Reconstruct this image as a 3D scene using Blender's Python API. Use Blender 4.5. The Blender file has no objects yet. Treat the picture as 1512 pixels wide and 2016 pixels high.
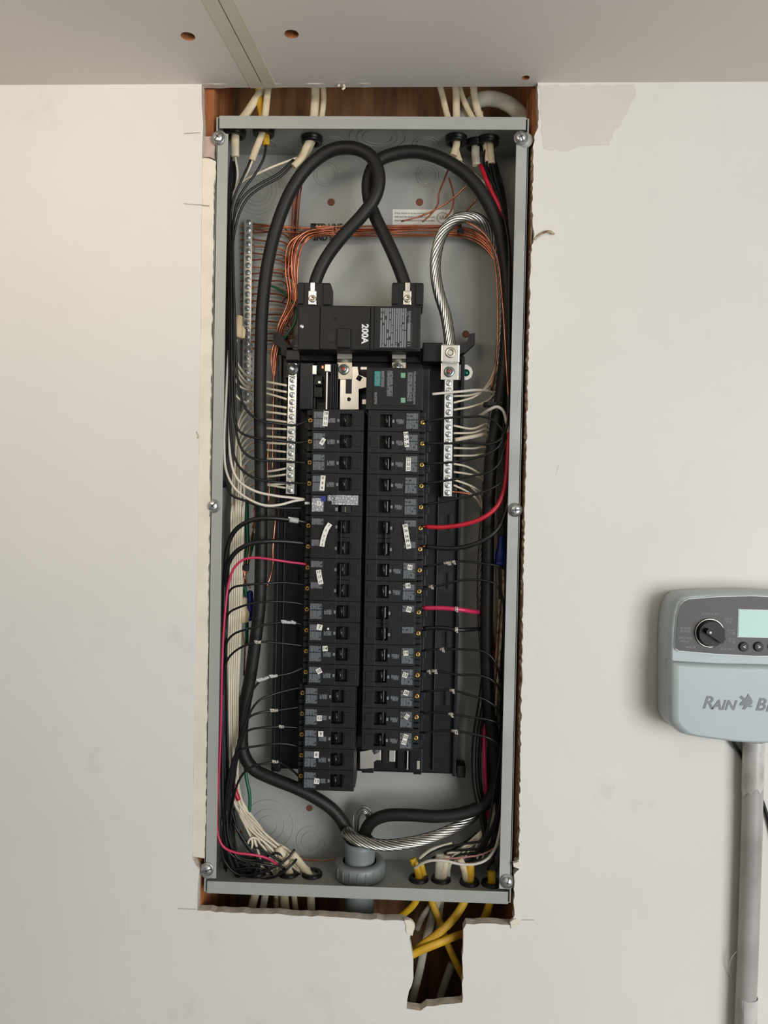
import bpy, bmesh, math, random
from mathutils import Vector, Matrix
from mathutils.geometry import tessellate_polygon
random.seed(7)
SC = bpy.context.scene
COL = SC.collection
PI = math.pi

# ------------------------------------------------------------------ camera
FPX = 1514.0
CAM = Vector((0.0512, -0.8966, 0.0153))
def _rot(rx, ry, rz):
    return Matrix.Rotation(rz, 3, 'Z') @ Matrix.Rotation(ry, 3, 'Y') @ Matrix.Rotation(rx, 3, 'X')
_M = _rot(0.0178, 0.0311, 0.0207)          # camera axes (right, down, forward) over (x, -z, y)
_w = lambda r: Vector((r[0], r[2], -r[1]))
AX, AD, AF = _w(_M[0]), _w(_M[1]), _w(_M[2])
cd = bpy.data.cameras.new('camera')
cd.sensor_fit = 'VERTICAL'; cd.sensor_height = 36.0; cd.lens = FPX / 2016 * 36.0
cd.clip_start = 0.01; cd.clip_end = 50
co = bpy.data.objects.new('camera', cd); COL.objects.link(co)
mw = Matrix.Identity(4)
for i in range(3):
    mw[i][0], mw[i][1], mw[i][2], mw[i][3] = AX[i], -AD[i], -AF[i], CAM[i]
co.matrix_world = mw
SC.camera = co
# ------------------------------------------------------------------ world, light, exposure
world = bpy.data.worlds.new('world'); SC.world = world; world.use_nodes = True
bgn = world.node_tree.nodes['Background']
bgn.inputs[0].default_value = (0.90, 0.90, 0.90, 1); bgn.inputs[1].default_value = 0.25
def area(name, loc, target, w, h, power, col):
    l = bpy.data.lights.new(name, 'AREA'); l.shape = 'RECTANGLE'; l.size = w; l.size_y = h
    l.energy = power; l.color = col
    o = bpy.data.objects.new(name, l); COL.objects.link(o); o.location = loc
    o.rotation_euler = (Vector(target) - Vector(loc)).to_track_quat('-Z', 'Y').to_euler()
    return o
area('garage_door_daylight', (1.65, -2.45, -0.2), (0.15, 0, -0.1), 1.5, 1.5, 65, (0.93, 0.97, 1.0))
lamp = area('ceiling_fixture', (-0.40, -0.72, 0.455), (-0.28, 0, 0.40), 0.6, 0.22, 1.1, (1.0, 0.86, 0.70))
lamp.data.spread = math.radians(95)      # a shaded fixture throwing its light at the top of the wall
SC.view_settings.view_transform = 'Standard'; SC.view_settings.look = 'None'
SC.view_settings.gamma = 1; SC.view_settings.use_curve_mapping = False
SC.view_settings.exposure = 0.0

def P(px, py, mm=0.0):
    """the point of the place at depth mm (millimetres behind the box front) seen at photo pixel px, py"""
    v = AX * ((px - 756) / FPX) + AD * ((py - 1008) / FPX) + AF
    y = mm / 1000.0
    return CAM + v * ((y - CAM.y) / v.y)

# ------------------------------------------------------------------ materials
def lin(c):
    f = lambda u: u / 12.92 if u <= 0.04045 else ((u + 0.055) / 1.055) ** 2.4
    return tuple(f(x / 255.0) for x in c) + (1,)
MATS = {}
def mat(name, rgb, rough=0.5, metal=0.0, var=0.12, scale=60, bump=0.0, bscale=300, rvar=0.0, trans=0.0, rgb2=None, coords='Object', spec=None):
    m = bpy.data.materials.new(name); m.use_nodes = True
    nt = m.node_tree; b = nt.nodes['Principled BSDF']
    tc = nt.nodes.new('ShaderNodeTexCoord')
    nz = nt.nodes.new('ShaderNodeTexNoise'); nz.inputs['Scale'].default_value = scale; nz.inputs['Detail'].default_value = 4
    nt.links.new(tc.outputs[coords], nz.inputs['Vector'])
    cr = nt.nodes.new('ShaderNodeValToRGB')
    c = lin(rgb); c2 = lin(rgb2) if rgb2 else tuple(x * (1 - var) for x in c[:3]) + (1,)
    cr.color_ramp.elements[0].color = c2; cr.color_ramp.elements[1].color = c
    cr.color_ramp.elements[0].position = 0.35; cr.color_ramp.elements[1].position = 0.62
    nt.links.new(nz.outputs['Fac'], cr.inputs['Fac']); nt.links.new(cr.outputs['Color'], b.inputs['Base Color'])
    b.inputs['Roughness'].default_value = rough; b.inputs['Metallic'].default_value = metal
    if spec is not None: b.inputs['Specular IOR Level'].default_value = spec
    if trans: b.inputs['Transmission Weight'].default_value = trans
    if rvar:
        mr = nt.nodes.new('ShaderNodeMapRange'); mr.inputs[3].default_value = rough - rvar; mr.inputs[4].default_value = rough + rvar
        nt.links.new(nz.outputs['Fac'], mr.inputs[0]); nt.links.new(mr.outputs[0], b.inputs['Roughness'])
    if bump:
        n2 = nt.nodes.new('ShaderNodeTexNoise'); n2.inputs['Scale'].default_value = bscale
        nt.links.new(tc.outputs[coords], n2.inputs['Vector'])
        bp = nt.nodes.new('ShaderNodeBump'); bp.inputs['Strength'].default_value = bump; bp.inputs['Distance'].default_value = 0.001
        nt.links.new(n2.outputs['Fac'], bp.inputs['Height']); nt.links.new(bp.outputs[0], b.inputs['Normal'])
    MATS[name] = m
    return m
def print_mat(name, ink, ground, lines=0.0015, words=260.0, thr=0.42, axis=0):
    """flat print: rows of tiny unreadable words running along one axis"""
    m = bpy.data.materials.new(name); m.use_nodes = True
    nt = m.node_tree; b = nt.nodes['Principled BSDF']; b.inputs['Roughness'].default_value = 0.5
    tc = nt.nodes.new('ShaderNodeTexCoord'); sp = nt.nodes.new('ShaderNodeSeparateXYZ'); nt.links.new(tc.outputs['Object'], sp.inputs[0])
    def mth(op, a, bb=None):
        n = nt.nodes.new('ShaderNodeMath'); n.operation = op
        for k, v in enumerate((a, bb)):
            if v is None: continue
            if isinstance(v, (int, float)): n.inputs[k].default_value = v
            else: nt.links.new(v, n.inputs[k])
        return n.outputs[0]
    q = mth('DIVIDE', sp.outputs[axis], lines)
    stripe = mth('GREATER_THAN', mth('FRACT', mth('ADD', q, 100.0)), 0.36)
    cx = nt.nodes.new('ShaderNodeCombineXYZ')
    nt.links.new(mth('FLOOR', mth('ADD', q, 100.0)), cx.inputs[0])
    nt.links.new(mth('MULTIPLY', sp.outputs[2 if axis == 0 else 0], words), cx.inputs[1])
    nz = nt.nodes.new('ShaderNodeTexNoise'); nz.inputs['Scale'].default_value = 1.0; nz.inputs['Detail'].default_value = 3
    nt.links.new(cx.outputs[0], nz.inputs['Vector'])
    fac = mth('MULTIPLY', stripe, mth('GREATER_THAN', nz.outputs['Fac'], thr))
    mx = nt.nodes.new('ShaderNodeMix'); mx.data_type = 'RGBA'
    mx.inputs[6].default_value = lin(ground); mx.inputs[7].default_value = lin(ink)
    nt.links.new(fac, mx.inputs[0]); nt.links.new(mx.outputs[2], b.inputs['Base Color'])
    MATS[name] = m
def wall_mat(name, rgb, stain, thr):
    m = mat(name, rgb, 0.75, var=0.05, scale=3.0, bump=0.12, bscale=220, coords='Object')
    nt = m.node_tree; b = nt.nodes['Principled BSDF']
    base = b.inputs['Base Color'].links[0].from_socket
    tc = [n for n in nt.nodes if n.type == 'TEX_COORD'][0]
    n1 = nt.nodes.new('ShaderNodeTexNoise'); n1.inputs['Scale'].default_value = 17; n1.inputs['Detail'].default_value = 6; n1.inputs['Roughness'].default_value = 0.62
    n2 = nt.nodes.new('ShaderNodeTexNoise'); n2.inputs['Scale'].default_value = 2.6; n2.inputs['Detail'].default_value = 2
    for n in (n1, n2): nt.links.new(tc.outputs['Object'], n.inputs['Vector'])
    r1 = nt.nodes.new('ShaderNodeMapRange'); r1.inputs[1].default_value = thr; r1.inputs[2].default_value = thr + 0.14
    r2 = nt.nodes.new('ShaderNodeMapRange'); r2.inputs[1].default_value = 0.47; r2.inputs[2].default_value = 0.62; r2.inputs[4].default_value = 0.42
    nt.links.new(n1.outputs['Fac'], r1.inputs[0]); nt.links.new(n2.outputs['Fac'], r2.inputs[0])
    mu = nt.nodes.new('ShaderNodeMath'); mu.operation = 'MULTIPLY'; nt.links.new(r1.outputs[0], mu.inputs[0]); nt.links.new(r2.outputs[0], mu.inputs[1])
    mx = nt.nodes.new('ShaderNodeMix'); mx.data_type = 'RGBA'; mx.inputs[7].default_value = lin(stain)
    nt.links.new(mu.outputs[0], mx.inputs[0]); nt.links.new(base, mx.inputs[6]); nt.links.new(mx.outputs[2], b.inputs['Base Color'])
def wood_mat(name, a, bb):
    m = mat(name, a, 0.75, rgb2=bb, scale=9, bump=0.3, bscale=120)
    nt = m.node_tree
    tc = [n for n in nt.nodes if n.type == 'TEX_COORD'][0]; nz = [n for n in nt.nodes if n.type == 'TEX_NOISE'][0]
    mp = nt.nodes.new('ShaderNodeMapping'); mp.inputs['Scale'].default_value = (9, 9, 1.0)
    nt.links.new(tc.outputs['Object'], mp.inputs[0]); nt.links.new(mp.outputs[0], nz.inputs['Vector'])

wall_mat('wall_paint', (221, 216, 207), (192, 187, 180), 0.57)
mat('ceiling_board', (224, 216, 208), 0.85, var=0.05, scale=4, bump=0.15, bscale=500)
mat('joint_paper', (212, 204, 184), 0.85, var=0.06, scale=20)
mat('gypsum', (214, 202, 184), 0.9, var=0.25, scale=90, bump=0.6, bscale=260)
mat('torn_paper', (198, 180, 150), 0.9, rgb2=(120, 84, 56), scale=120, bump=0.6, bscale=200)
mat('strip_paper', (226, 216, 198), 0.85, var=0.10, scale=30, bump=0.2)
mat('pink_paper', (196, 172, 160), 0.9, var=0.2, scale=60, bump=0.3)
mat('compound', (212, 204, 192), 0.8, var=0.04, scale=12)
mat('pencil', (172, 162, 154), 0.8)
mat('concrete', (120, 117, 112), 0.9, var=0.2, scale=5)
wood_mat('stud_wood', (176, 112, 62), (128, 72, 34))
wood_mat('board_wood', (128, 88, 48), (86, 56, 28))
mat('hole_brown', (120, 70, 46), 0.8)
mat('grey_enamel', (160, 161, 154), 0.42, var=0.05, scale=25, bump=0.04, bscale=350, rvar=0.06)
mat('pale_enamel', (172, 173, 168), 0.34, rgb2=(156, 157, 152), scale=14, rvar=0.08)  # paler, smoother enamel, mottled, for one side flange
mat('black_plastic', (27, 26, 25), 0.50, var=0.2, scale=80, bump=0.05, bscale=900, spec=0.28)
mat('base_plastic', (19, 21, 25), 0.40, var=0.2, scale=60, spec=0.3)
mat('deep_black', (10, 10, 10), 0.6)
mat('toggle_black', (14, 14, 14), 0.22)
mat('cable_jacket', (28, 27, 25), 0.52, var=0.15, scale=120, bump=0.08, bscale=600, spec=0.35)
mat('black_insulation', (22, 22, 22), 0.36, var=0.2, scale=80, spec=0.4)
mat('white_insulation', (218, 206, 182), 0.42, var=0.10, scale=60)
mat('bright_white_insulation', (214, 204, 190), 0.42, var=0.06, scale=60)
mat('red_insulation', (190, 26, 44), 0.38, var=0.15, scale=60)
mat('pink_red_insulation', (196, 44, 84), 0.38, var=0.12, scale=60)
mat('green_insulation', (18, 96, 62), 0.4, var=0.2, scale=60)
mat('pink_insulation', (206, 140, 138), 0.4, var=0.1, scale=60)
mat('copper', (228, 154, 122), 0.32, 1.0, rgb2=(190, 104, 70), scale=70, rvar=0.08)
mat('aged_copper', (158, 82, 56), 0.5, 0.6, rgb2=(104, 48, 32), scale=60)
mat('aluminum_strand', (188, 186, 178), 0.28, 1.0, var=0.2, scale=90)
mat('tin_plate', (226, 222, 212), 0.34, 1.0, var=0.08, scale=50, rvar=0.06)
mat('dull_tin', (196, 188, 172), 0.42, 1.0, var=0.1, scale=50)
mat('bright_bar', (236, 236, 230), 0.36, 1.0, var=0.08, scale=80)
mat('zinc', (218, 222, 220), 0.36, 1.0, var=0.12, scale=120)
mat('brass', (244, 192, 92), 0.34, 1.0, var=0.15, scale=150)
mat('green_screw', (10, 110, 86), 0.3, 0.7)
mat('red_mark', (186, 72, 62), 0.5)
mat('sheath_white', (214, 199, 168), 0.6, rgb2=(190, 172, 138), scale=40)
mat('sheath_grey', (190, 182, 164), 0.6, rgb2=(152, 144, 128), scale=30)
mat('sheath_yellow', (212, 166, 28), 0.55, rgb2=(178, 134, 16), scale=30)
mat('pvc_grey', (126, 131, 130), 0.45, var=0.1, scale=40)
mat('nut_tan', (200, 178, 140), 0.5, var=0.1, scale=60)
mat('nut_blue', (14, 34, 120), 0.45, var=0.2, scale=60)
mat('sleeve_white', (184, 182, 178), 0.6, var=0.1, scale=30)
mat('sticker_white', (228, 224, 212), 0.6, var=0.04, scale=60)
mat('ink_black', (26, 25, 24), 0.6)
mat('ink_faint', (92, 90, 88), 0.6)
mat('ink_white', (222, 222, 220), 0.6)
mat('ink_grey', (120, 124, 128), 0.6)
mat('ink_teal', (34, 140, 134), 0.5)
mat('ink_green', (116, 160, 128), 0.5)
mat('ink_blue', (44, 48, 130), 0.5)
print_mat('print_dark', (108, 113, 118), (27, 26, 25))
print_mat('print_fine', (122, 126, 130), (27, 26, 25), lines=0.0026, words=130.0, thr=0.42)
print_mat('print_sparse', (118, 120, 120), (27, 26, 25), lines=0.0052, words=90.0, thr=0.45)
print_mat('print_light', (96, 96, 100), (196, 196, 196), lines=0.0011, words=300.0, thr=0.46)
print_mat('tag_print', (60, 56, 52), (188, 180, 168), lines=0.0022, words=700.0, thr=0.5)
mat('controller_grey', (166, 175, 174), 0.42, var=0.03, scale=20)
mat('controller_trim', (196, 202, 200), 0.35, var=0.03, scale=20)
mat('controller_panel', (64, 60, 58), 0.5, var=0.05, scale=30)
mat('panel_print', (150, 146, 142), 0.6)
mat('logo_grey', (116, 118, 122), 0.5)
mat('lcd', (138, 182, 162), 0.22, var=0.04, scale=10)
mat('knob_black', (18, 17, 16), 0.45, spec=0.25)
mat('button_grey', (52, 50, 49), 0.55, spec=0.3)
mat('film_pipe', (168, 164, 158), 0.35, rgb2=(146, 142, 136), scale=16, rvar=0.1)
mat('film', (196, 192, 186), 0.25, rgb2=(164, 158, 150), scale=40, rvar=0.1, bump=0.3, bscale=90)

# ------------------------------------------------------------------ object helpers
def tag(o, label=None, cat=None, group=None, kind=None):
    if label: o['label'] = label
    if cat: o['category'] = cat
    if group: o['group'] = group
    if kind: o['kind'] = kind
    return o
def origin_of(o):
    v = Vector((0, 0, 0))
    while o is not None:
        v = v + o.location; o = o.parent
    return v
def empty(name, loc, label=None, cat=None, group=None, kind=None):
    o = bpy.data.objects.new(name, None); COL.objects.link(o); o.location = loc; o.empty_display_size = 0.01
    return tag(o, label, cat, group, kind)
def link(name, me, parent=None, loc=None):
    o = bpy.data.objects.new(name, me); COL.objects.link(o); o.parent = parent
    if loc is not None: o.location = loc
    return o
class MB:
    def __init__(s): s.v = []; s.f = []; s.sm = []
    def add(s, vs, fs, smooth=False):
        n = len(s.v); s.v += [Vector(a) for a in vs]
        for f in fs: s.f.append([n + i for i in f]); s.sm.append(smooth)
        return s
    def box(s, x0, x1, y0, y1, z0, z1, ch=0.0):
        x0, x1 = min(x0, x1), max(x0, x1); y0, y1 = min(y0, y1), max(y0, y1); z0, z1 = min(z0, z1), max(z0, z1)
        if ch <= 0:
            vs = [(x, y, z) for x in (x0, x1) for y in (y0, y1) for z in (z0, z1)]
            return s.add(vs, [(0, 1, 3, 2), (4, 6, 7, 5), (0, 4, 5, 1), (2, 3, 7, 6), (0, 2, 6, 4), (1, 5, 7, 3)])
        ch = min(ch, (x1 - x0) * .45, (y1 - y0) * .45, (z1 - z0) * .45)
        bm = bmesh.new(); bmesh.ops.create_cube(bm, size=1)
        for v in bm.verts: v.co = ((x0 + x1) / 2 + v.co.x * (x1 - x0), (y0 + y1) / 2 + v.co.y * (y1 - y0), (z0 + z1) / 2 + v.co.z * (z1 - z0))
        bmesh.ops.bevel(bm, geom=bm.edges[:], offset=ch, segments=2, affect='EDGES', profile=0.6)
        bm.verts.index_update()
        s.add([v.co.copy() for v in bm.verts], [[v.index for v in f.verts] for f in bm.faces]); bm.free()
        return s
    def prism(s, poly, y0, y1):
        """polygon of (x, z) pushed from y0 to y1"""
        n = len(poly)
        tri = tessellate_polygon([[Vector((a, b, 0)) for a, b in poly]])
        s.add([(a, y0, b) for a, b in poly], [t for t in tri]); s.add([(a, y1, b) for a, b in poly], [t[::-1] for t in tri])
        s.add([(a, y0, b) for a, b in poly] + [(a, y1, b) for a, b in poly], [(i, (i + 1) % n, n + (i + 1) % n, n + i) for i in range(n)])
        return s
    def lathe(s, prof, c, axis='y', n=20, smooth=True, cap=True):
        """profile of (radius, height along axis) turned about an axis through c"""
        c = Vector(c); m = len(prof); vs = []
        for r, h in prof:
            for k in range(n):
                a = 2 * PI * k / n; p, q = r * math.cos(a), r * math.sin(a)
                vs.append(c + (Vector((p, h, q)) if axis == 'y' else Vector((p, q, h)) if axis == 'z' else Vector((h, p, q))))
        fs = [(i * n + k, i * n + (k + 1) % n, (i + 1) * n + (k + 1) % n, (i + 1) * n + k) for i in range(m - 1) for k in range(n)]
        s.add(vs, fs, smooth)
        if cap:
            s.add(vs[:n], [list(range(n))]); s.add(vs[-n:], [list(range(n))[::-1]])
        return s
    def tube(s, pts, r, n=8, flat=1.0, cap=True, r1=None):
        m = len(pts); vs = []; N = None
        for i, p in enumerate(pts):
            t = (pts[min(i + 1, m - 1)] - pts[max(i - 1, 0)]).normalized()
            if flat != 1.0 or N is None:
                N = t.cross(Vector((0, 1, 0)))
                if N.length < 1e-3: N = t.cross(Vector((1, 0, 0)))
                N.normalize()
            else:
                N = (N - t * N.dot(t)).normalized()
            B = t.cross(N)
            rr = r if r1 is None else r + (r1 - r) * i / (m - 1)
            for k in range(n):
                a = 2 * PI * k / n
                vs.append(p + N * (rr * math.cos(a)) + B * (rr * flat * math.sin(a)))
        s.add(vs, [(i * n + k, i * n + (k + 1) % n, (i + 1) * n + (k + 1) % n, (i + 1) * n + k) for i in range(m - 1) for k in range(n)], True)
        if cap: s.add(vs[:n], [list(range(n))[::-1]]); s.add(vs[-n:], [list(range(n))])
        return s
    def mesh(s, name, m, off=Vector((0, 0, 0))):
        me = bpy.data.meshes.new(name)
        me.from_pydata([tuple(v - off) for v in s.v], [], s.f)
        me.polygons.foreach_set('use_smooth', s.sm)
        bm = bmesh.new(); bm.from_mesh(me); bmesh.ops.remove_doubles(bm, verts=bm.verts[:], dist=1e-7)
        bmesh.ops.recalc_face_normals(bm, faces=bm.faces[:]); bm.to_mesh(me); bm.free()
        me.materials.append(MATS[m]); me.update()
        return me
    def build(s, name, m, parent=None, loc=None, local=False):
        if parent is not None: off = Vector((0, 0, 0)) if local else origin_of(parent)
        else: off = Vector(loc) if loc is not None else Vector((0, 0, 0))
        return link(name, s.mesh(name, m, off), parent, None if parent is not None else off)
def text_mesh(body, size, m, angle=0.0, center=True, shear=0.0, bold=0.0, squeeze=1.0):
    c = bpy.data.curves.new('lettering', 'FONT'); c.body = body; c.size = size; c.shear = shear; c.offset = bold; c.resolution_u = 3
    if center: c.align_x = 'CENTER'; c.align_y = 'CENTER'
    o = bpy.data.objects.new('lettering', c); me = bpy.data.meshes.new_from_object(o)
    bpy.data.objects.remove(o); bpy.data.curves.remove(c)
    me.transform(Matrix.Rotation(PI / 2, 4, 'X') @ Matrix.Rotation(angle, 4, 'Z') @ Matrix.Diagonal((squeeze, 1, 1, 1)))
    me.materials.clear(); me.materials.append(MATS[m])
    return me
def spline(pts, k=6):
    n = len(pts)
    if n == 2: return [pts[0].lerp(pts[1], i / k) for i in range(k + 1)]
    out = []
    for i in range(n - 1):
        p1, p2 = pts[i], pts[i + 1]
        p0 = pts[i - 1] if i else p1 * 2 - p2
        p3 = pts[i + 2] if i + 2 < n else p2 * 2 - p1
        d1, d2, d3 = (max((b - a).length, 1e-5) ** 0.5 for a, b in ((p0, p1), (p1, p2), (p2, p3)))
        m1 = (p1 - p0) / d1 * d2 * (d2 / (d1 + d2)) + (p2 - p1) * (d1 / (d1 + d2))
        m2 = (p2 - p1) * (d3 / (d2 + d3)) + (p3 - p2) / d3 * d2 * (d2 / (d2 + d3))
        for j in range(k):
            t = j / k; t2 = t * t; t3 = t2 * t
            out.append(p1 * (2 * t3 - 3 * t2 + 1) + m1 * (t3 - 2 * t2 + t) + p2 * (-2 * t3 + 3 * t2) + m2 * (t3 - t2))
    out.append(pts[-1].copy())
    return out
def path(s, k=6):
    return spline([P(*map(float, q.split(','))) for q in s.split()], k)
def wire(label, pts, r=1.5, m='black_insulation', name='black_wire', cat='wire', group=None, n=7, k=5, tags=(), bare=None, flat=1.0, tagm='tag_print'):
    if isinstance(pts, str): pts = path(pts, k)
    o = MB().tube(pts, r / 1000, n, flat).build(name, m, None, pts[0])
    tag(o, label, cat, group)
    for px, py, w in tags:                                   # numbered marker sleeves clipped round the wire
        q = P(px, py, 24)
        i = min(range(len(pts)), key=lambda j: (Vector((pts[j].x, 0, pts[j].z)) - Vector((q.x, 0, q.z))).length)
        c = pts[i]; t = (pts[min(i + 1, len(pts) - 1)] - pts[max(i - 1, 0)]).normalized()
        h = w * .6 / 2000; b = MB()
        b.tube([c - t * h, c + t * h], (r + 0.45) / 1000, 8)
        nn = t.cross(Vector((0, 1, 0))).normalized()
        e = c + t * h * .5
        b.add([e + nn * .0005 - t * h * .7 - Vector((0, .0020, 0)), e + nn * .0005 + t * h * .5 - Vector((0, .0020, 0)), e - nn * .0034 + t * h * .7 - Vector((0, .0030, 0)), e - nn * .0028 - t * h * .4 - Vector((0, .0026, 0))], [(0, 1, 2, 3)])
        b.build('marker_sleeve', tagm, o)
    if bare:
        a = pts[0]; t = (pts[0] - pts[1]).normalized()
        MB().tube([a - t * .001, a + t * (bare / 1000)], r * .45 / 1000, 7).build('bare_end', 'copper', o)
    return o
ORD = 'first second third fourth fifth sixth seventh eighth ninth tenth eleventh twelfth thirteenth fourteenth fifteenth sixteenth seventeenth eighteenth'.split()

# ================================================================== THE SETTING
WF = -4.0                                  # wall face, mm in front of the box front
WY0, WY1 = -0.004, 0.0087
def CZ(x): return 0.4924 + 0.0076 * x      # the ceiling is a touch out of level
def PC(px, py):
    v = AX * ((px - 756) / FPX) + AD * ((py - 1008) / FPX) + AF
    t = (CZ(0) + 0.0076 * CAM.x - CAM.z) / (v.z - 0.0076 * v.x)
    return CAM + v * t
def jag(pts, step, amp, seed=1):
    rnd = random.Random(seed); out = []
    for (a, b), (c, d) in zip(pts[:-1], pts[1:]):
        L = math.hypot(c - a, d - b); n = max(1, int(L / step))
        for i in range(n):
            t = i / n; j = 0 if i == 0 else amp
            out.append((a + (c - a) * t + rnd.uniform(-j, j), b + (d - b) * t + rnd.uniform(-j, j)))
    out.append(pts[-1])
    return out
HL = jag([(398, 150), (397, 205), (400, 245), (398, 290), (397, 420), (394, 700), (391, 900), (389, 1100), (385, 1350), (381, 1560), (379, 1690), (386, 1704), (393, 1712), (389, 1760), (388, 1792)], 24, 0.8, 2)
HB = jag([(388, 1792), (450, 1797), (520, 1799), (600, 1803), (700, 1808), (795, 1813), (812, 1822), (806, 1848), (812, 1880), (814, 1925), (805, 1952), (800, 1986), (828, 1990), (840, 1981), (910, 1974), (911, 1900), (912, 1830), (918, 1819), (962, 1818), (1012, 1822)], 12, 1.5, 3)
HR = jag([(1012, 1822), (1012, 1722), (1022, 1712), (1014, 1700), (1022, 1692), (1023, 1600), (1025, 1480), (1027, 1350), (1029, 1200), (1031, 1100), (1034, 980), (1037, 850), (1039, 740), (1043, 600), (1045, 500), (1052, 462), (1047, 400), (1050, 340), (1049, 290), (1054, 262), (1060, 250), (1059, 205), (1058, 150)], 7, 1.6, 4)
hole = [(lambda p: (p.x, p.z))(P(a, b, WF)) for a, b in HL[:-1] + HB[:-1] + HR]
WALLP = [(-2.6, 0.515)] + hole + [(2.6, 0.515), (2.6, -1.5), (-2.6, -1.5)]
wall = MB().prism(WALLP, WY0, WY1).build('wall_back', 'wall_paint')
tag(wall, 'white painted plasterboard wall with a ragged opening cut round the panel', None, None, 'structure')
me = wall.data; me.materials.append(MATS['gypsum'])
for p in me.polygons:
    if abs(p.normal.y) < 0.5: p.material_index = 1
def px_poly(pts, mm): return [(lambda p: (p.x, p.z))(P(a, b, mm)) for a, b in pts]
# strip of old board left beside the box, and torn edges
sl = [(398, 312), (396, 420), (394, 700), (391, 900), (389, 1100), (385, 1350), (381, 1560), (380, 1686)]
sr = jag([(402, 1690), (404, 1600), (406, 1450), (408, 1300), (410, 1150), (412, 1000), (414, 850), (416, 700), (418, 560), (420, 430), (420, 380), (424, 345), (425, 318), (412, 312), (398, 312)], 7, 1.4, 6)
MB().prism(px_poly(sl + sr[:-1], -3), -0.0030, 0.0080).build('board_strip', 'strip_paper', wall)
MB().prism(px_poly(jag([(399, 268), (398, 310), (412, 309), (423, 314), (424, 290), (420, 268), (399, 268)], 9, 1.2, 8)[:-1], 4), 0.0035, 0.0085).build('torn_board_stub', 'pink_paper', wall)
rr = jag([(1050, 292), (1049, 400), (1047, 480), (1044, 600), (1040, 740), (1038, 850), (1035, 980), (1032, 1100), (1030, 1200), (1028, 1350), (1026, 1480), (1024, 1600), (1022, 1690)], 5, 1.0, 12)
rl = jag([(1017, 1690), (1020, 1600), (1022, 1480), (1024, 1350), (1026, 1200), (1028, 1100), (1031, 980), (1034, 850), (1036, 740), (1040, 600), (1044, 480), (1046, 400), (1046, 292)], 5, 2.2, 13)
MB().prism(px_poly(rr + rl, 3), 0.002, 0.0085).build('torn_edge', 'torn_paper', wall)
MB().prism(px_poly(jag([(1060, 168), (1066, 250), (1070, 292), (1120, 297), (1150, 288), (1200, 286), (1206, 262), (1225, 240), (1240, 210), (1252, 190), (1248, 166), (1060, 168)], 8, 3, 15)[:-1], WF - .2), WY0 - .0003, WY0 + .001).build('compound_patch', 'compound', wall)
for a, b, c, d, w in ((362, 263, 394, 261, 1.0), (362, 401, 412, 405, 1.0), (1066, 257, 1096, 258, 1.0), (1026, 1811, 1052, 1811, .8), (350, 1789, 386, 1790, .8), (44, 1810, 43, 1850, .5), (253, 1790, 251, 1830, .5), (1094, 935, 1100, 915, .6)):
    MB().prism(px_poly([(a, b - w), (c, d - w), (c, d + w), (a, b + w)], WF - .15), WY0 - .00015, WY0 + .001).build('pencil_mark', 'pencil', wall)
MB().tube(path('1052,472,-5 1060,464,-6 1070,458,-8 1082,455,-9 1091,461,-7', 4), .0013, 6, .5).build('curled_paper_flake', 'torn_paper', wall)
MB().tube(path('387,850,-5 390,856,-6 391,861,-6 388,862,-5', 4), .0004, 5).build('paper_fibre', 'torn_paper', wall)
MB().prism(px_poly(jag([(796, 1811), (808, 1811), (817, 1822), (812, 1842), (802, 1838), (796, 1811)], 6, 1.5, 17)[:-1], WF - 1), WY0 - .0015, WY0 + .003).build('torn_corner', 'strip_paper', wall)
MB().prism(px_poly(jag([(1004, 1815), (1016, 1808), (1026, 1814), (1022, 1822), (1006, 1828), (1004, 1815)], 6, 1.2, 18)[:-1], WF - 1), WY0 - .0015, WY0 + .003).build('torn_corner', 'strip_paper', wall)
MB().prism(px_poly(jag([(1010, 1699), (1022, 1696), (1026, 1704), (1020, 1709), (1011, 1706), (1010, 1699)], 5, 1.2, 19)[:-1], WF - 1), WY0 - .002, WY0 + .003).build('torn_corner', 'strip_paper', wall)
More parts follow.
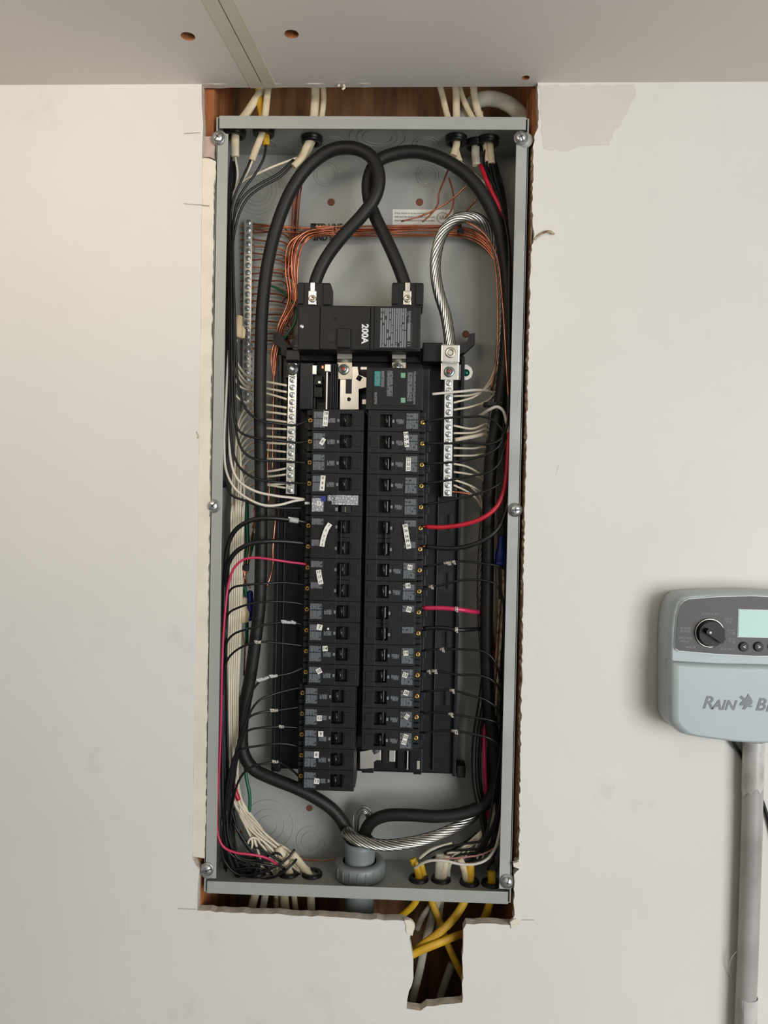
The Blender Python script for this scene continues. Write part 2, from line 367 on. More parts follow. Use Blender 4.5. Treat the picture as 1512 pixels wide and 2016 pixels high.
# ceiling: two boards meeting in an untaped joint, with screw holes
ceil = empty('ceiling', (0, -0.5, CZ(0)), 'pale grey ceiling boards meeting in an untaped joint', None, None, 'structure')
A, B = PC(430, 0), PC(515, 164); D = (B - A) / (B.y - A.y)
def seam(y, off=0.0): q = A + D * (y - A.y); return (q.x + off, y)
YB = 0.004
def sheet(poly, holes, name):
    loops = [[Vector((x, y, 0)) for x, y in poly]]; rings = []
    for hx, hy, hr in holes:
        ring = [(hx + hr * math.cos(-2 * PI * k / 18), hy + hr * math.sin(-2 * PI * k / 18)) for k in range(18)]
        rings.append(ring); loops.append([Vector((x, y, 0)) for x, y in ring])
    tri = tessellate_polygon(loops); flat = [v for l in loops for v in l]
    b = MB(); b.add([(v.x, v.y, CZ(v.x)) for v in flat], tri)
    b.add([(x, y, CZ(x) + .0127) for x, y in poly], [tuple(range(len(poly)))])
    n = len(poly)
    b.add([(x, y, CZ(x)) for x, y in poly] + [(x, y, CZ(x) + .0127) for x, y in poly], [(i, (i + 1) % n, n + (i + 1) % n, n + i) for i in range(n)])
    o = b.build(name, 'ceiling_board', ceil)
    for ring, (hx, hy, hr) in zip(rings, holes):
        h = MB(); m = len(ring)
        h.add([(x, y, CZ(x) - .0001) for x, y in ring] + [(hx + (x - hx) * .9, hy + (y - hy) * .9, CZ(x) + .006) for x, y in ring], [(i, (i + 1) % m, m + (i + 1) % m, m + i) for i in range(m)])
        h.add([(hx + (x - hx) * .9, hy + (y - hy) * .9, CZ(x) + .006) for x, y in ring], [tuple(range(m))])
        h.build('screw_hole', 'stud_wood', o)
        MB().lathe([(.0001, -.002), (hr * .55, -.0015), (hr * .6, .001)], (hx, hy, CZ(hx) + .0055), 'z', 12).build('drywall_screw', 'ink_faint', o)
h1, h2, h3 = PC(370, 71.5), PC(574, 67), PC(1035, 153)
sheet([(-2.6, -3.2), seam(-3.2, -.0007), seam(YB, -.0007), (-2.6, YB)], [(h1.x, h1.y, .0074)], 'ceiling_sheet')
sheet([seam(-3.2, .0007), (2.6, -3.2), (2.6, YB), seam(YB, .0007)], [(h2.x, h2.y, .0074), (h3.x, h3.y, .0045)], 'ceiling_sheet')
def strip(o0, o1, name, m, th=.0006):
    b = MB(); q = [seam(-3.2, o0), seam(-3.2, o1), seam(YB, o1), seam(YB, o0)]
    b.add([(x, y, CZ(x) - th) for x, y in q] + [(x, y, CZ(x) + .001) for x, y in q], [(0, 1, 2, 3), (0, 1, 5, 4), (1, 2, 6, 5), (2, 3, 7, 6), (3, 0, 4, 7)])
    b.build(name, m, ceil)
strip(-.0155, -.0008, 'board_edge_paper', 'joint_paper'); strip(.0008, .0155, 'board_edge_paper', 'joint_paper')
# torn lip of the ceiling edge over the opening
lip = jag([(398, 168), (520, 167), (700, 166), (850, 163), (1056, 161)], 14, 1.4, 21)
b = MB(); n = len(lip)
tp = [P(x, y - 5, -2) for x, y in lip]; bt = [P(x, y, -2) for x, y in lip]
b.add([(p.x, -.0045, p.z) for p in tp] + [(p.x, -.0045, p.z) for p in bt] + [(p.x, .004, p.z) for p in bt], [(i, i + 1, n + i + 1, n + i) for i in range(n - 1)] + [(n + i, n + i + 1, 2 * n + i + 1, 2 * n + i) for i in range(n - 1)])
b.build('torn_paper_lip', 'ceiling_board', ceil)
for s in ('676,166,-5 678,172,-7 674,176,-9', '668,166,-5 666,170,-6'):
    MB().tube(path(s, 4), .0014, 5, .3).build('paper_curl', 'strip_paper', ceil)
fl = MB().box(-2.6, 2.6, -3.4, 0.0, -1.52, -1.46).build('floor', 'concrete'); tag(fl, 'grey concrete garage floor', None, None, 'structure')
# stud bay behind the wall
bb = MB().box(-.30, .30, .104, .116, -1.2, .66).build('wall_cavity', 'board_wood', None, (0, .11, -.3)); tag(bb, 'brown sheathing board at the back of the stud bay', None, None, 'structure')
for x0, lab in ((-.2240, 'orange wooden wall stud beside the long ground bar side of the panel'), (.1850, 'brown wooden wall stud beside the stranded cable side of the panel')):
    o = MB().box(x0, x0 + .038, .0092, .1035, -1.2, .66, .002).build('wall_stud', 'stud_wood', None, (x0 + .019, .05, -1.2)); tag(o, lab, 'stud', None, 'structure')
o = MB().box(-.186, .186, .0095, .1035, .60, .64).build('wall_header', 'board_wood', None, (0, .05, .6)); tag(o, 'wooden top plate closing the stud bay', None, None, 'structure')

# ================================================================== PANEL ENCLOSURE
BX, BZ, BD, TH = .181, .456, .098, .0015
enc = empty('panel_enclosure', (0, BD, -BZ), 'tall open grey steel electrical panel box with no cover', 'electrical panel')
E_ = lambda n, mb, m='grey_enamel', p=None: mb.build(n, m, p or enc)
back = E_('back_panel', MB().box(-BX, BX, BD - TH, BD, -BZ, BZ))
for s in (-1, 1):
    E_('side_wall', MB().box(s * BX, s * (BX - TH), 0, BD - TH, -BZ + .001, BZ - .001))
    f = E_('side_flange', MB().box(s * BX, s * (BX - .0140), 0, .0016, -BZ + .017, BZ - .020, .0005), 'pale_enamel' if s > 0 else 'grey_enamel')
    for z in (BZ - .0255, -BZ + .0255):
        MB().lathe([(.0001, -.0002), (.0088, -.0002), (.0088, .0015)], (s * (BX - .004), 0, z), n=20).build('screw_tab', 'grey_enamel', f)
for s, n in ((1, 'top'), (-1, 'bottom')):
    w = E_(n + '_wall', MB().box(-BX + .002, BX - .002, .001, BD - TH, s * BZ, s * (BZ - TH)))
    E_(n + '_flange', MB().box(-BX + .0035, BX - .0035, -.0006, .0012, s * (BZ + .0006), s * (BZ - .0138), .0005))
    if s > 0: topw = w
    else: botw = w
def cover_screw(px, py, mm=-1, a=0.3):
    c = P(px, py, mm); c.y = mm / 1000
    h = E_('cover_screw', MB().lathe([(.0001, -.0052), (.0035, -.0050), (.0056, -.0040), (.0064, -.0022), (.0066, -.0012), (.0080, -.0010), (.0080, .0004)], c, n=22), 'zinc')
    b = MB()
    for k, (l, w) in enumerate(((.0058, .0008), (.0030, .0006))):
        u = Vector((math.cos(a + k * PI / 2), 0, math.sin(a + k * PI / 2))); v = Vector((-u.z, 0, u.x))
        q = [c + u * (l * i) + v * (w * j) for i, j in ((-1, -1), (1, -1), (1, 1), (-1, 1))]
        b.add([x + Vector((0, -.0052, 0)) for x in q] + [x + Vector((0, -.0035, 0)) for x in q], [(0, 1, 2, 3), (0, 1, 5, 4), (1, 2, 6, 5), (2, 3, 7, 6), (3, 0, 4, 7)])
    b.build('screw_slot', 'ink_faint', h)
for q in ((430, 272, -1, .9), (1025, 272, -1, -1.1), (420, 996, -1, .8), (1014.5, 1004, -1, 0.05), (408, 1711, -1, .4), (998, 1735, -1, 1.3)): cover_screw(*q)
def rings(c, radii, nrm, parent, name='knockout'):
    b = MB()
    for r in radii:
        pts = [(c + (Vector((math.cos(t), 0, math.sin(t))) if nrm == 'y' else Vector((math.cos(t), math.sin(t), 0))) * r) for t in [2 * PI * i / 28 for i in range(29)]]
        b.tube(pts, .0005, 5, cap=False)
    b.build(name, 'grey_enamel', parent)
for px, py, rs in ((642, 343, (.012, .0155)), (507, 376, (.014, .019, .025, .030)), (842, 345, (.011, .0145)), (925, 385, (.012, .0165)), (528, 1624, (.012, .021, .033)), (612, 1655, (.012, .019))):
    c = P(px, py, 96.3); rings(c, rs, 'y', back)
for x, y, rs in ((.005, .045, (.018, .025, .034)), (.064, .060, (.011, .016)), (-.052, .060, (.011, .016)), (-.135, .066, (.012,))):
    rings(Vector((x, y, BZ - TH - .0003)), rs, 'z', topw)
for px, py, r in ((652, 398, .0043), (826, 398, .0043), (609, 1591, .0038), (917, 658, .0042), (668, 341, .0015), (838, 362, .0015)):
    c = P(px, py, 96.4)
    MB().lathe([(r * 1.12, 0), (r, -.0006), (r * .9, .0003)], c, n=16).build('mounting_hole', 'hole_brown' if r > .002 else 'zinc', back)
# sticker and stamped print on the back
st = px_poly([(773, 412), (893, 413), (892, 446), (772, 446)], 96); x0, x1 = st[0][0], st[1][0]; z1, z0 = st[0][1], st[3][1]
sk = MB().box(x0, x1, .0959, .0964, z0, z1).build('warning_sticker', 'sticker_white', back); sk['label'] = 'white printed warning sticker'
for i, t in enumerate(('If this device is to be mounted in a', 'wall and the device is to be connected', 'ensure the enclosure is bonded to the')):
    me = text_mesh(t, .0033, 'ink_faint', center=False, bold=.00004); link('sticker_text', me, sk, Vector((x0 + .0025, .0957, z1 - .006 - i * .0046)) - origin_of(sk))
rings(Vector((x1 - .014, .0958, z1 - .0105)), (.0068,), 'y', sk, 'seal_ring')
link('seal_text', text_mesh('UL', .006, 'ink_faint'), sk, Vector((x1 - .014, .0957, z1 - .0105)) - origin_of(sk))
for t, px, py in (('STD LINE 1', 651, 446), ('2ND SHIFT', 650, 469)):
    c = P(px, py, 96); link('stamped_text', text_mesh(t, .0092, 'ink_black', bold=.00035), back, Vector((c.x, .0962, c.z)) - origin_of(back))
# conduit hub through the bottom of the box
hc = P(708, 1700, 50); hub = empty('conduit_hub', (hc.x, .050, -BZ), 'grey plastic conduit hub with ribbed bushing and the three service cables', 'conduit fitting')
prof = [(.0175, -.11), (.0185, -.11), (.0185, -.003), (.0290, -.003)]
MB().lathe([(.0165, -.16), (.0188, -.16), (.0188, -.002)], (hc.x, .05, -BZ), 'z', 24, cap=False).build('conduit_pipe', 'pvc_grey', hub)
ring = MB().lathe([(.0215, .003), (.0300, .003), (.0312, .005), (.0312, .019), (.0300, .0215), (.0225, .0225), (.0210, .021)], (hc.x, .05, -BZ), 'z', 40, cap=False).build('bushing_ring', 'pvc_grey', hub)
for k in range(20):
    a = 2 * PI * k / 20; c = Vector((hc.x + .0312 * math.cos(a), .05 + .0312 * math.sin(a), -BZ))
    MB().box(c.x - .0008, c.x + .0008, c.y - .0008, c.y + .0008, c.z + .006, c.z + .0185, .0003).build('grip_rib', 'pvc_grey', ring)
MB().lathe([(.0165, .001), (.0168, .040), (.0180, .046), (.0196, .046), (.0192, .038), (.0185, .020), (.0200, .004), (.0265, .004), (.0265, .001)], (hc.x, .05, -BZ), 'z', 32, cap=False).build('threaded_neck', 'pvc_grey', hub)

# ================================================================== SPRINKLER CONTROLLER, PIPE AND CORD
cxw = P(1484, 1300, -40).x
L_ = [(1313, 1260), (1314, 1230), (1319, 1196), (1326, 1180), (1338, 1170), (1356, 1167), (1385, 1165), (1430, 1164), (1484, 1163.5)]
B_ = [(1484, 1462), (1438, 1459), (1390, 1453), (1352, 1447), (1338, 1443), (1322, 1430), (1314, 1418), (1312, 1400), (1312, 1340)]
def outline(pts, mm):
    q = [P(a, b, mm) for a, b in pts]; tilt = 0.0
    return [(p.x, p.z) for p in q]
half = outline(B_ + L_, -40)
full = half + [(2 * cxw - x, z) for x, z in half[::-1][1:-1]]
zc = sum(z for _, z in full) / len(full)
ctl = empty('irrigation_controller', (cxw, WY0, zc), 'pale grey wall-mounted sprinkler controller with dial and green display', 'controller')
def loft(poly, rows, c):
    b = MB(); n = len(poly)
    for (s0, y0), (s1, y1) in zip(rows[:-1], rows[1:]):
        b.add([(c[0] + (x - c[0]) * s0, y0, c[1] + (z - c[1]) * s0) for x, z in poly] + [(c[0] + (x - c[0]) * s1, y1, c[1] + (z - c[1]) * s1) for x, z in poly], [(i, (i + 1) % n, n + (i + 1) % n, n + i) for i in range(n)], True)
    for s, y in (rows[0], rows[-1]):
        q = [(c[0] + (x - c[0]) * s, y, c[1] + (z - c[1]) * s) for x, z in poly]
        b.add(q, tessellate_polygon([[Vector((x, z, 0)) for x, _, z in q]]))
    return b
body = loft(full, [(.985, WY0), (1.0, -.012), (1.0, -.034), (.992, -.041), (.972, -.046), (.955, -.047)], (cxw, zc)).build('housing', 'controller_grey', ctl)
cv = outline([(1484, 1461), (1438, 1458), (1390, 1452), (1352, 1446), (1338, 1442), (1323, 1429), (1315, 1417), (1314, 1400), (1315, 1299), (1360, 1302), (1420, 1305), (1484, 1306)], -46)
cvf = cv + [(2 * cxw - x, z) for x, z in cv[::-1][1:-1]]
czc = sum(z for _, z in cvf) / len(cvf)
door = loft(cvf, [(1.0, -.036), (.998, -.044), (.985, -.050), (.955, -.0535), (.90, -.0545)], (cxw, czc)).build('front_cover', 'controller_grey', ctl)
pl = [(1484, 1291), (1408, 1287), (1337, 1281), (1331, 1277), (1330, 1270), (1331.5, 1240), (1335, 1210), (1341, 1191), (1348, 1184), (1358, 1180), (1417, 1175.5), (1484, 1174)]
def sym(pts, mm):
    q = outline(pts, mm); return q + [(2 * cxw - x, z) for x, z in q[::-1][1:-1]]
rim = sym(pl, -49); rc = (cxw, sum(z for _, z in rim) / len(rim))
loft([(rc[0] + (x - rc[0]) * 1.012, rc[1] + (z - rc[1]) * 1.035) for x, z in rim], [(1.01, -.044), (1.0, -.0488), (.992, -.0494)], rc).build('panel_rim', 'controller_trim', ctl)
pan = MB().prism(sym(pl, -50), -.0500, -.0480).build('control_panel', 'controller_panel', ctl)
def flat(pts, mm, d): return MB().prism(px_poly(pts, mm), mm / 1000, (mm + d) / 1000)
dc = P(1396.5, 1246, -50)
dial = MB().lathe([(.0001, -.0075), (.0134, -.0075), (.0140, -.0068), (.0142, 0)], Vector((dc.x, -.0498, dc.z)), n=36, smooth=False).build('dial_knob', 'knob_black', ctl)
b = MB(); q = [Vector((dc.x + .0152 * math.cos(t), -.0512, dc.z + .0152 * math.sin(t))) for t in [2 * PI * i / 40 for i in range(41)]]; b.tube(q, .0008, 6, cap=False); b.build('dial_ring', 'tin_plate', dial)
u = Vector((math.cos(-.53), 0, math.sin(-.53))); v = Vector((-u.z, 0, u.x)); c = Vector((dc.x, 0, dc.z))
MB().prism([((c + u * i + v * j).x, (c + u * i + v * j).z) for i, j in ((-.0090, -.0014), (-.0078, -.0028), (.0122, -.0034), (.0126, .0034), (-.0078, .0028), (-.0090, .0014))], -.0640, -.0572).build('dial_grip', 'knob_black', dial)
e = c - u * .0050; MB().lathe([(.0001, -.0645), (.0013, -.0644), (.0014, -.0638)], (e.x, 0, e.z), n=10).build('dial_pointer', 'ink_white', dial)
x1 = 2 * cxw - P(1440, 1230, -50).x
lp = P(1455, 1201, -50.5); lq = P(1455, 1253, -50.5); lcdw = .062
MB().box(lp.x - .001, lp.x + lcdw + .001, -.0506, -.049, lq.z - .001, lp.z + .001, .0003).build('display_bezel', 'controller_trim', pan)
MB().box(lp.x, lp.x + lcdw, -.0512, -.0495, lq.z, lp.z).build('display', 'lcd', pan)
for i, px in enumerate((1463.5, 1492.5, 1521.5, 1550.5)):
    c = P(px, 1273, -50)
    bt = MB().lathe([(.0001, -.0030), (.0045, -.0028), (.0052, -.0015), (.0054, 0)], Vector((c.x, -.0500, c.z)), n=18, smooth=False).build('push_button', 'button_grey', ctl)
    link('button_mark', text_mesh('<>+-'[i], .006, 'ink_white', bold=.0001), bt, Vector((c.x, -.0532, c.z)) - origin_of(bt))
for t, px, py in (('AUTO RUN', 1397, 1209), ('SENSOR', 1349, 1237), ('BYPASS', 1349, 1243), ('SEASONAL', 1349, 1256), ('ADJUST', 1349, 1262), ('MANUAL', 1358, 1274), ('DATE', 1434, 1219), ('TIME', 1434, 1225), ('START', 1440, 1241), ('TIMES', 1440, 1247), ('RUN', 1440, 1258), ('TIMES', 1440, 1264), ('RUN DAYS', 1432, 1278)):
    c = P(px, py, -50.2); link('panel_lettering', text_mesh(t, .0032, 'panel_print', bold=.00003), pan, Vector((c.x, -.0503, c.z)) - origin_of(pan))
def front_text(t, px, py, size):
    c = P(px, py, -54.8); link('brand_lettering', text_mesh(t, size, 'logo_grey', center=False, shear=.28, bold=.0004, angle=-.012), door, Vector((c.x, -.0549, c.z)) - origin_of(door))
front_text('R', 1382, 1394, .0190); front_text('AIN', 1401, 1396, .0148); front_text('B', 1486, 1398, .0190); front_text('IRD', 1507, 1400, .0148)
bird = [(1456, 1386), (1463, 1379), (1456, 1373), (1460, 1370), (1468, 1375), (1472, 1369), (1473, 1366), (1479, 1374), (1482, 1381), (1480, 1386), (1476, 1389), (1483, 1390), (1477, 1393), (1472, 1391), (1466, 1397), (1461, 1396), (1466, 1390), (1457, 1389)]
MB().prism(px_poly(bird, -54.8), -.0551, -.0542).build('bird_emblem', 'logo_grey', door)
MB().box(*(P(1310, 1300, -30).x, P(1313, 1300, -30).x), -.034, -.026, P(1312, 1328, -30).z, P(1312, 1298, -30).z, .0004).build('hinge_lug', 'controller_trim', ctl)
# film-wrapped pipe and cord
pp = [P(1485, 1455, -18), P(1483, 1540, -18), P(1479, 1700, -18), P(1473, 1880, -18), P(1467, 2030, -18)]
d = (pp[-1] - pp[0]).normalized(); pp = [Vector((p.x, -.0170, p.z)) for p in pp]; pp.append(Vector((pp[-1].x + d.x * .6, -.0170, -1.455)))
pipe = MB().tube(spline(pp, 4), .0112, 20).build('conduit', 'film_pipe', None, pp[-1]); tag(pipe, 'grey conduit wrapped in clear film below the sprinkler controller', 'conduit')
def sleeve(py0, py1, r, seed):
    rnd = random.Random(seed); b = MB(); n = 24
    p = lambda py: (lambda t: pp[0].lerp(pp[3], t))((py - 1455) / (1880 - 1455)); c0, c1 = p(py0), p(py1)
    top = [c0 + Vector((r * math.cos(2 * PI * k / n), r * math.sin(2 * PI * k / n), 0)) for k in range(n)]
    bot = [c1 + Vector((r * math.cos(2 * PI * k / n), r * math.sin(2 * PI * k / n), rnd.uniform(-.004, .004) + .006 * math.cos(2 * PI * k / n))) for k in range(n)]
    b.add(top + bot, [(k, (k + 1) % n, n + (k + 1) % n, n + k) for k in range(n)], True); b.build('plastic_film', 'film', pipe)
sleeve(1458, 1552, .0117, 1); sleeve(1962, 2030, .0116, 2)
MB().tube(path('1455,1870,-17 1444,1880,-15 1437,1896,-12 1437,1915,-10 1444,1930,-8 1452,1925,-8', 4), .0004, 5).build('loose_film', 'film', pipe)
wire('black power cord passing behind the film-wrapped conduit', '1436,1440,-14 1446,1466,-10 1462,1492,-6.5 1480,1530,-6.3 1500,1576,-6.5 1514,1620,-6.5 1530,1700,-6.5 1540,1900,-6.5 1536,2300,-6.5 1530,3000,-6.8 1528,3440,-7.5', 2.2, 'black_insulation', 'power_cord', 'cord')

# ================================================================== BUS ASSEMBLY
def bx(mb, px0, px1, py0, py1, d0, d1, ch=0.0008, dx=0):
    """box seen between pixel columns and rows, front at depth d0, back at d1 (mm)"""
    ym, xm = (py0 + py1) / 2, (px0 + px1) / 2
    return mb.box(P(px0, ym, d0).x, P(px1, ym, d0).x, d0 / 1000, d1 / 1000, P(xm, py1, d0).z, P(xm, py0, d0).z, ch)
def bxo(name, m, parent, *a, **k): return bx(MB(), *a, **k).build(name, m, parent)
bus = empty('bus_assembly', (0, .0965, -.32), 'black plastic bus assembly with bare tin-plated bus plates behind the breakers', 'bus assembly')
xl, xr = P(543, 1100, 72).x, P(906, 1100, 72).x
zt, zb = P(720, 697, 72).z, P(720, 1519, 72).z
basep = MB().box(xl, xr, .072, .088, zb, zt, .002).build('base_plate', 'base_plastic', bus)
LX = (-.0725, -.0025); RX = (-.0015, .0705); ROW0 = .1200; PIT = .0254; FY = .018
def strip_v(x0, x1, y0, y1, z0, z1, name='rail', m='base_plastic', ch=.0008): return MB().box(x0, x1, y0, y1, z0, z1, ch).build(name, m, bus)
strip_v(xl, xl + .0045, .064, .073, zb, zt - .004); strip_v(xr - .0045, xr, .064, .073, zb, zt - .004)
strip_v(xl + .010, xl + .012, .068, .073, zb + .01, zt - .03); strip_v(xr - .030, xr - .0285, .066, .073, zb + .005, zt - .03)
strip_v(LX[0] - .003, LX[0] + .006, .056, .073, zb + .03, zt - .02); strip_v(RX[1] - .006, RX[1] + .004, .056, .073, zb + .004, zt - .02)
strip_v(LX[0] + .006, RX[1] - .006, .066, .073, zb + .004, zt, 'centre_rail')
for k in range(5):
    z = .060 - k * .0735
    for sx, x in ((1, xl), (-1, xr)):
        for o0, o1 in ((.009, .0145), (.022, .0285)):
            MB().box(x + sx * o0, x + sx * o1, .0712, .0725, z - .011, z + .011, .0004).build('slot', 'deep_black', basep)
            MB().box(x + sx * (o1 + .0004), x + sx * (o1 + .0012), .069, .0725, z - .010, z + .010).build('slot_lip', 'base_plastic', basep)
for k in range(16):
    z = ROW0 - (k + .5) * PIT
    for x in (LX[0] - .0035, RX[1] + .0035):
        MB().box(x - .0028, x + .0028, .050, .058, z - .0088, z - .0004, .0006).build('mounting_hook', 'base_plastic', bus)
for (a, b2, c, d2) in ((540, 553, 652, 690), (921, 936, 654, 690)):
    m_ = MB(); s = 1 if a < 700 else -1
    q = [P(x, y, 60) for x, y in (((538, 655), (552, 657), (562, 672), (580, 690), (580, 706), (556, 700), (552, 684), (540, 676)) if s > 0 else ((935, 656), (924, 658), (920, 672), (900, 682), (896, 700), (915, 694), (926, 684), (935, 676)))]
    m_.prism([(p.x, p.z) for p in q], .058, .078).build('mounting_foot', 'deep_black', bus)
for px, py in ((543, 1508), (908, 1520)): bxo('mounting_foot', 'deep_black', bus, px - 9, px + 9, py - 12, py + 12, 70, 94, ch=.002)
# top cross piece
bxo('top_bridge', 'base_plastic', bus, 562, 872, 684, 712, 58, 84, ch=.0015)
bxo('side_block', 'base_plastic', bus, 832, 872, 674, 712, 44, 72, ch=.0015)
bxo('side_block', 'base_plastic', bus, 562, 590, 688, 710, 46, 72, ch=.0015)
# stab housing left of the bare bus plate
bxo('stab_housing', 'base_plastic', bus, 590, 616, 714, 806, 46, 70, ch=.001)
bxo('stab_housing', 'black_plastic', bus, 617, 634, 762, 782, 50, 70, ch=.001)
bxo('stab_housing', 'black_plastic', bus, 617, 634, 738, 758, 52, 70, ch=.001)
for px in (652, 656, 660, 664): bxo('insulator_rib', 'base_plastic', bus, px - 1.2, px + 1.2, 716, 806, 46, 70, ch=.0003)
bxo('spring_rod', 'tin_plate', bus, 642, 644.5, 722, 808, 48, 50, ch=.0003)
bxo('contact_tab', 'tin_plate', bus, 615, 623, 719, 737, 46, 48, ch=.0004); bxo('contact_tab', 'tin_plate', bus, 639, 651, 716, 732, 46, 49, ch=.0012)
bxo('contact_tab', 'tin_plate', bus, 626, 631, 750, 755, 48, 50, ch=.0004); bxo('contact_tab', 'copper', bus, 633, 637, 719, 726, 47, 49, ch=.0006)
for px in (619, 641, 713, 813): bxo('contact_tab', 'dull_tin', bus, px - 4, px + 4, 686, 697, 46, 50, ch=.0008)
# bare bus plate
bp = [(670, 745), (692, 745), (692, 722), (704, 722), (706, 738), (722, 744), (722, 762), (706, 766), (706, 806), (669, 806)]
plate = MB().prism(px_poly(bp, 50), .050, .0525).build('bus_plate', 'tin_plate', bus)
bxo('plate_slot', 'deep_black', plate, 680.5, 692.5, 747, 775, 49.6, 50.4, ch=.0004)
c = P(687, 786, 49.6); MB().lathe([(.0001, -.0003), (.0024, -.0003), (.0024, .0004)], c, n=14).build('plate_hole', 'deep_black', plate)
MB().tube([P(703, 742, 49.6), P(711, 747, 49.6)], .0030, 10, .15).build('plate_slot', 'deep_black', plate)
bxo('contact_tab', 'tin_plate', bus, 710, 722, 722, 728, 47, 49, ch=.0004); bxo('contact_tab', 'tin_plate', bus, 713, 721, 786, 796, 48, 50, ch=.0004)
def strap(px0, px1, py0, py1, bolt, red):
    o = MB(); xm = (px0 + px1) / 2
    a = [(P(px0, py0, 44), P(px1, py0, 44)), (P(px0, py0 + 18, 44), P(px1, py0 + 18, 44)), (P(px0, py0 + 26, 48), P(px1, py0 + 26, 48)), (P(px0, py1, 48), P(px1, py1, 48))]
    vs = [p for r in a for p in r] + [p + Vector((0, .0025, 0)) for r in a for p in r]
    o.add(vs, [(2 * i, 2 * i + 1, 2 * i + 3, 2 * i + 2) for i in range(3)] + [(8 + 2 * i, 8 + 2 * i + 1, 8 + 2 * i + 3, 8 + 2 * i + 2) for i in range(3)] + [(2 * i, 2 * i + 2, 10 + 2 * i, 8 + 2 * i) for i in range(3)] + [(2 * i + 1, 2 * i + 3, 11 + 2 * i, 9 + 2 * i) for i in range(3)] + [(6, 7, 15, 14), (0, 1, 9, 8)])
    s = o.build('bus_strap', 'dull_tin', bus)
    c = P(bolt[0], bolt[1], 47)
    w = MB().lathe([(.0001, -.0042), (.0026, -.0042), (.0028, -.0038), (.0030, -.0015), (.0056, -.0015), (.0068, -.0002), (.0070, .0012)], c, n=22).build('bolt', 'zinc', s)
    MB().lathe([(.0001, -.0046), (.0020, -.0045), (.0021, -.0041)], c, n=12).build('bolt_mark', red, w)
strap(664, 693, 688, 746, (677, 727), 'red_mark'); strap(772, 799, 688, 735, (783, 724), 'zinc')
# lower end of the bus where no breaker sits
lb = [(709, 1480), (722, 1478), (738, 1474), (748, 1474), (748, 1486), (742, 1496), (736, 1500), (736, 1512), (709, 1514)]
low = MB().prism(px_poly(lb, 52), .052, .0545).build('bus_plate', 'tin_plate', bus)
MB().tube([P(735, 1482, 51), P(746, 1476, 51)], .0026, 10, .2).build('plate_slot', 'ink_faint', low)
bxo('contact_tab', 'tin_plate', bus, 738, 750, 1476, 1497, 54, 56, ch=.0004); bxo('contact_tab', 'tin_plate', bus, 766, 778, 1476, 1500, 54, 56, ch=.0004)
bxo('stab_housing', 'black_plastic', bus, 752, 763, 1476, 1505, 52, 70, ch=.001); bxo('stab_housing', 'base_plastic', bus, 782, 800, 1474, 1516, 60, 72, ch=.001)
bxo('spring_rod', 'tin_plate', bus, 801, 803.5, 1476, 1516, 54, 57, ch=.0003); bxo('stab_housing', 'base_plastic', bus, 806, 832, 1474, 1522, 54, 72, ch=.0015)
bxo('spring_rod', 'dull_tin', bus, 820, 826, 1498, 1515, 52.5, 54, ch=.0006)
bxo('end_clip', 'base_plastic', bus, 712, 736, 1512, 1522, 56, 72, ch=.001)

# ================================================================== MAIN BREAKER
mc = P(706, 690, 40)
main = empty('main_breaker', (mc.x, .0725, mc.z), 'wide black 200A main breaker at the head of the panel', 'breaker')
bxo('body', 'black_plastic', main, 586, 828, 602, 690, 20, 66, ch=.0012)
bxo('face_plate', 'black_plastic', main, 588, 629, 603.5, 688, 17.5, 21, ch=.0006); bxo('face_plate', 'black_plastic', main, 630.5, 728, 603.5, 688, 17, 21, ch=.0006)
bxo('face_plate', 'black_plastic', main, 729.5, 736, 603.5, 688, 18, 21, ch=.0005); bxo('label_plate', 'black_plastic', main, 737, 821, 603, 688, 17.5, 21, ch=.0005)
bxo('printed_label', 'print_fine', main, 748, 800, 607, 684, 17.3, 17.8, ch=0)
bxo('printed_label', 'print_sparse', main, 800, 811, 636, 682, 17.3, 17.8, ch=0)
bxo('rating_plate', 'black_plastic', main, 707, 727, 640, 686, 16.4, 18, ch=.0004)
def put_text(t, px, py, mm, size, m, parent, angle=0.0, name='lettering', **k):
    c = P(px, py, mm); return link(name, text_mesh(t, size, m, angle, **k), parent, Vector((c.x, mm / 1000, c.z)) - origin_of(parent))
put_text('200A', 718, 657, 16.2, .0106, 'ink_white', main, -PI / 2, 'rating_lettering', bold=.00040)
put_text('SIEMENS', 806, 625, 17.2, .0042, 'ink_grey', main, -PI / 2, 'maker_lettering', bold=.0001)
c = P(797, 618, 17); q = [c + Vector((.0032 * math.cos(t), 0, .0032 * math.sin(t))) for t in [2 * PI * i / 24 for i in range(25)]]
MB().tube(q, .0005, 5, cap=False).build('seal_ring', 'ink_grey', main)
put_text('UL', 797, 618, 17, .0036, 'ink_grey', main, -PI / 2, 'seal_lettering')
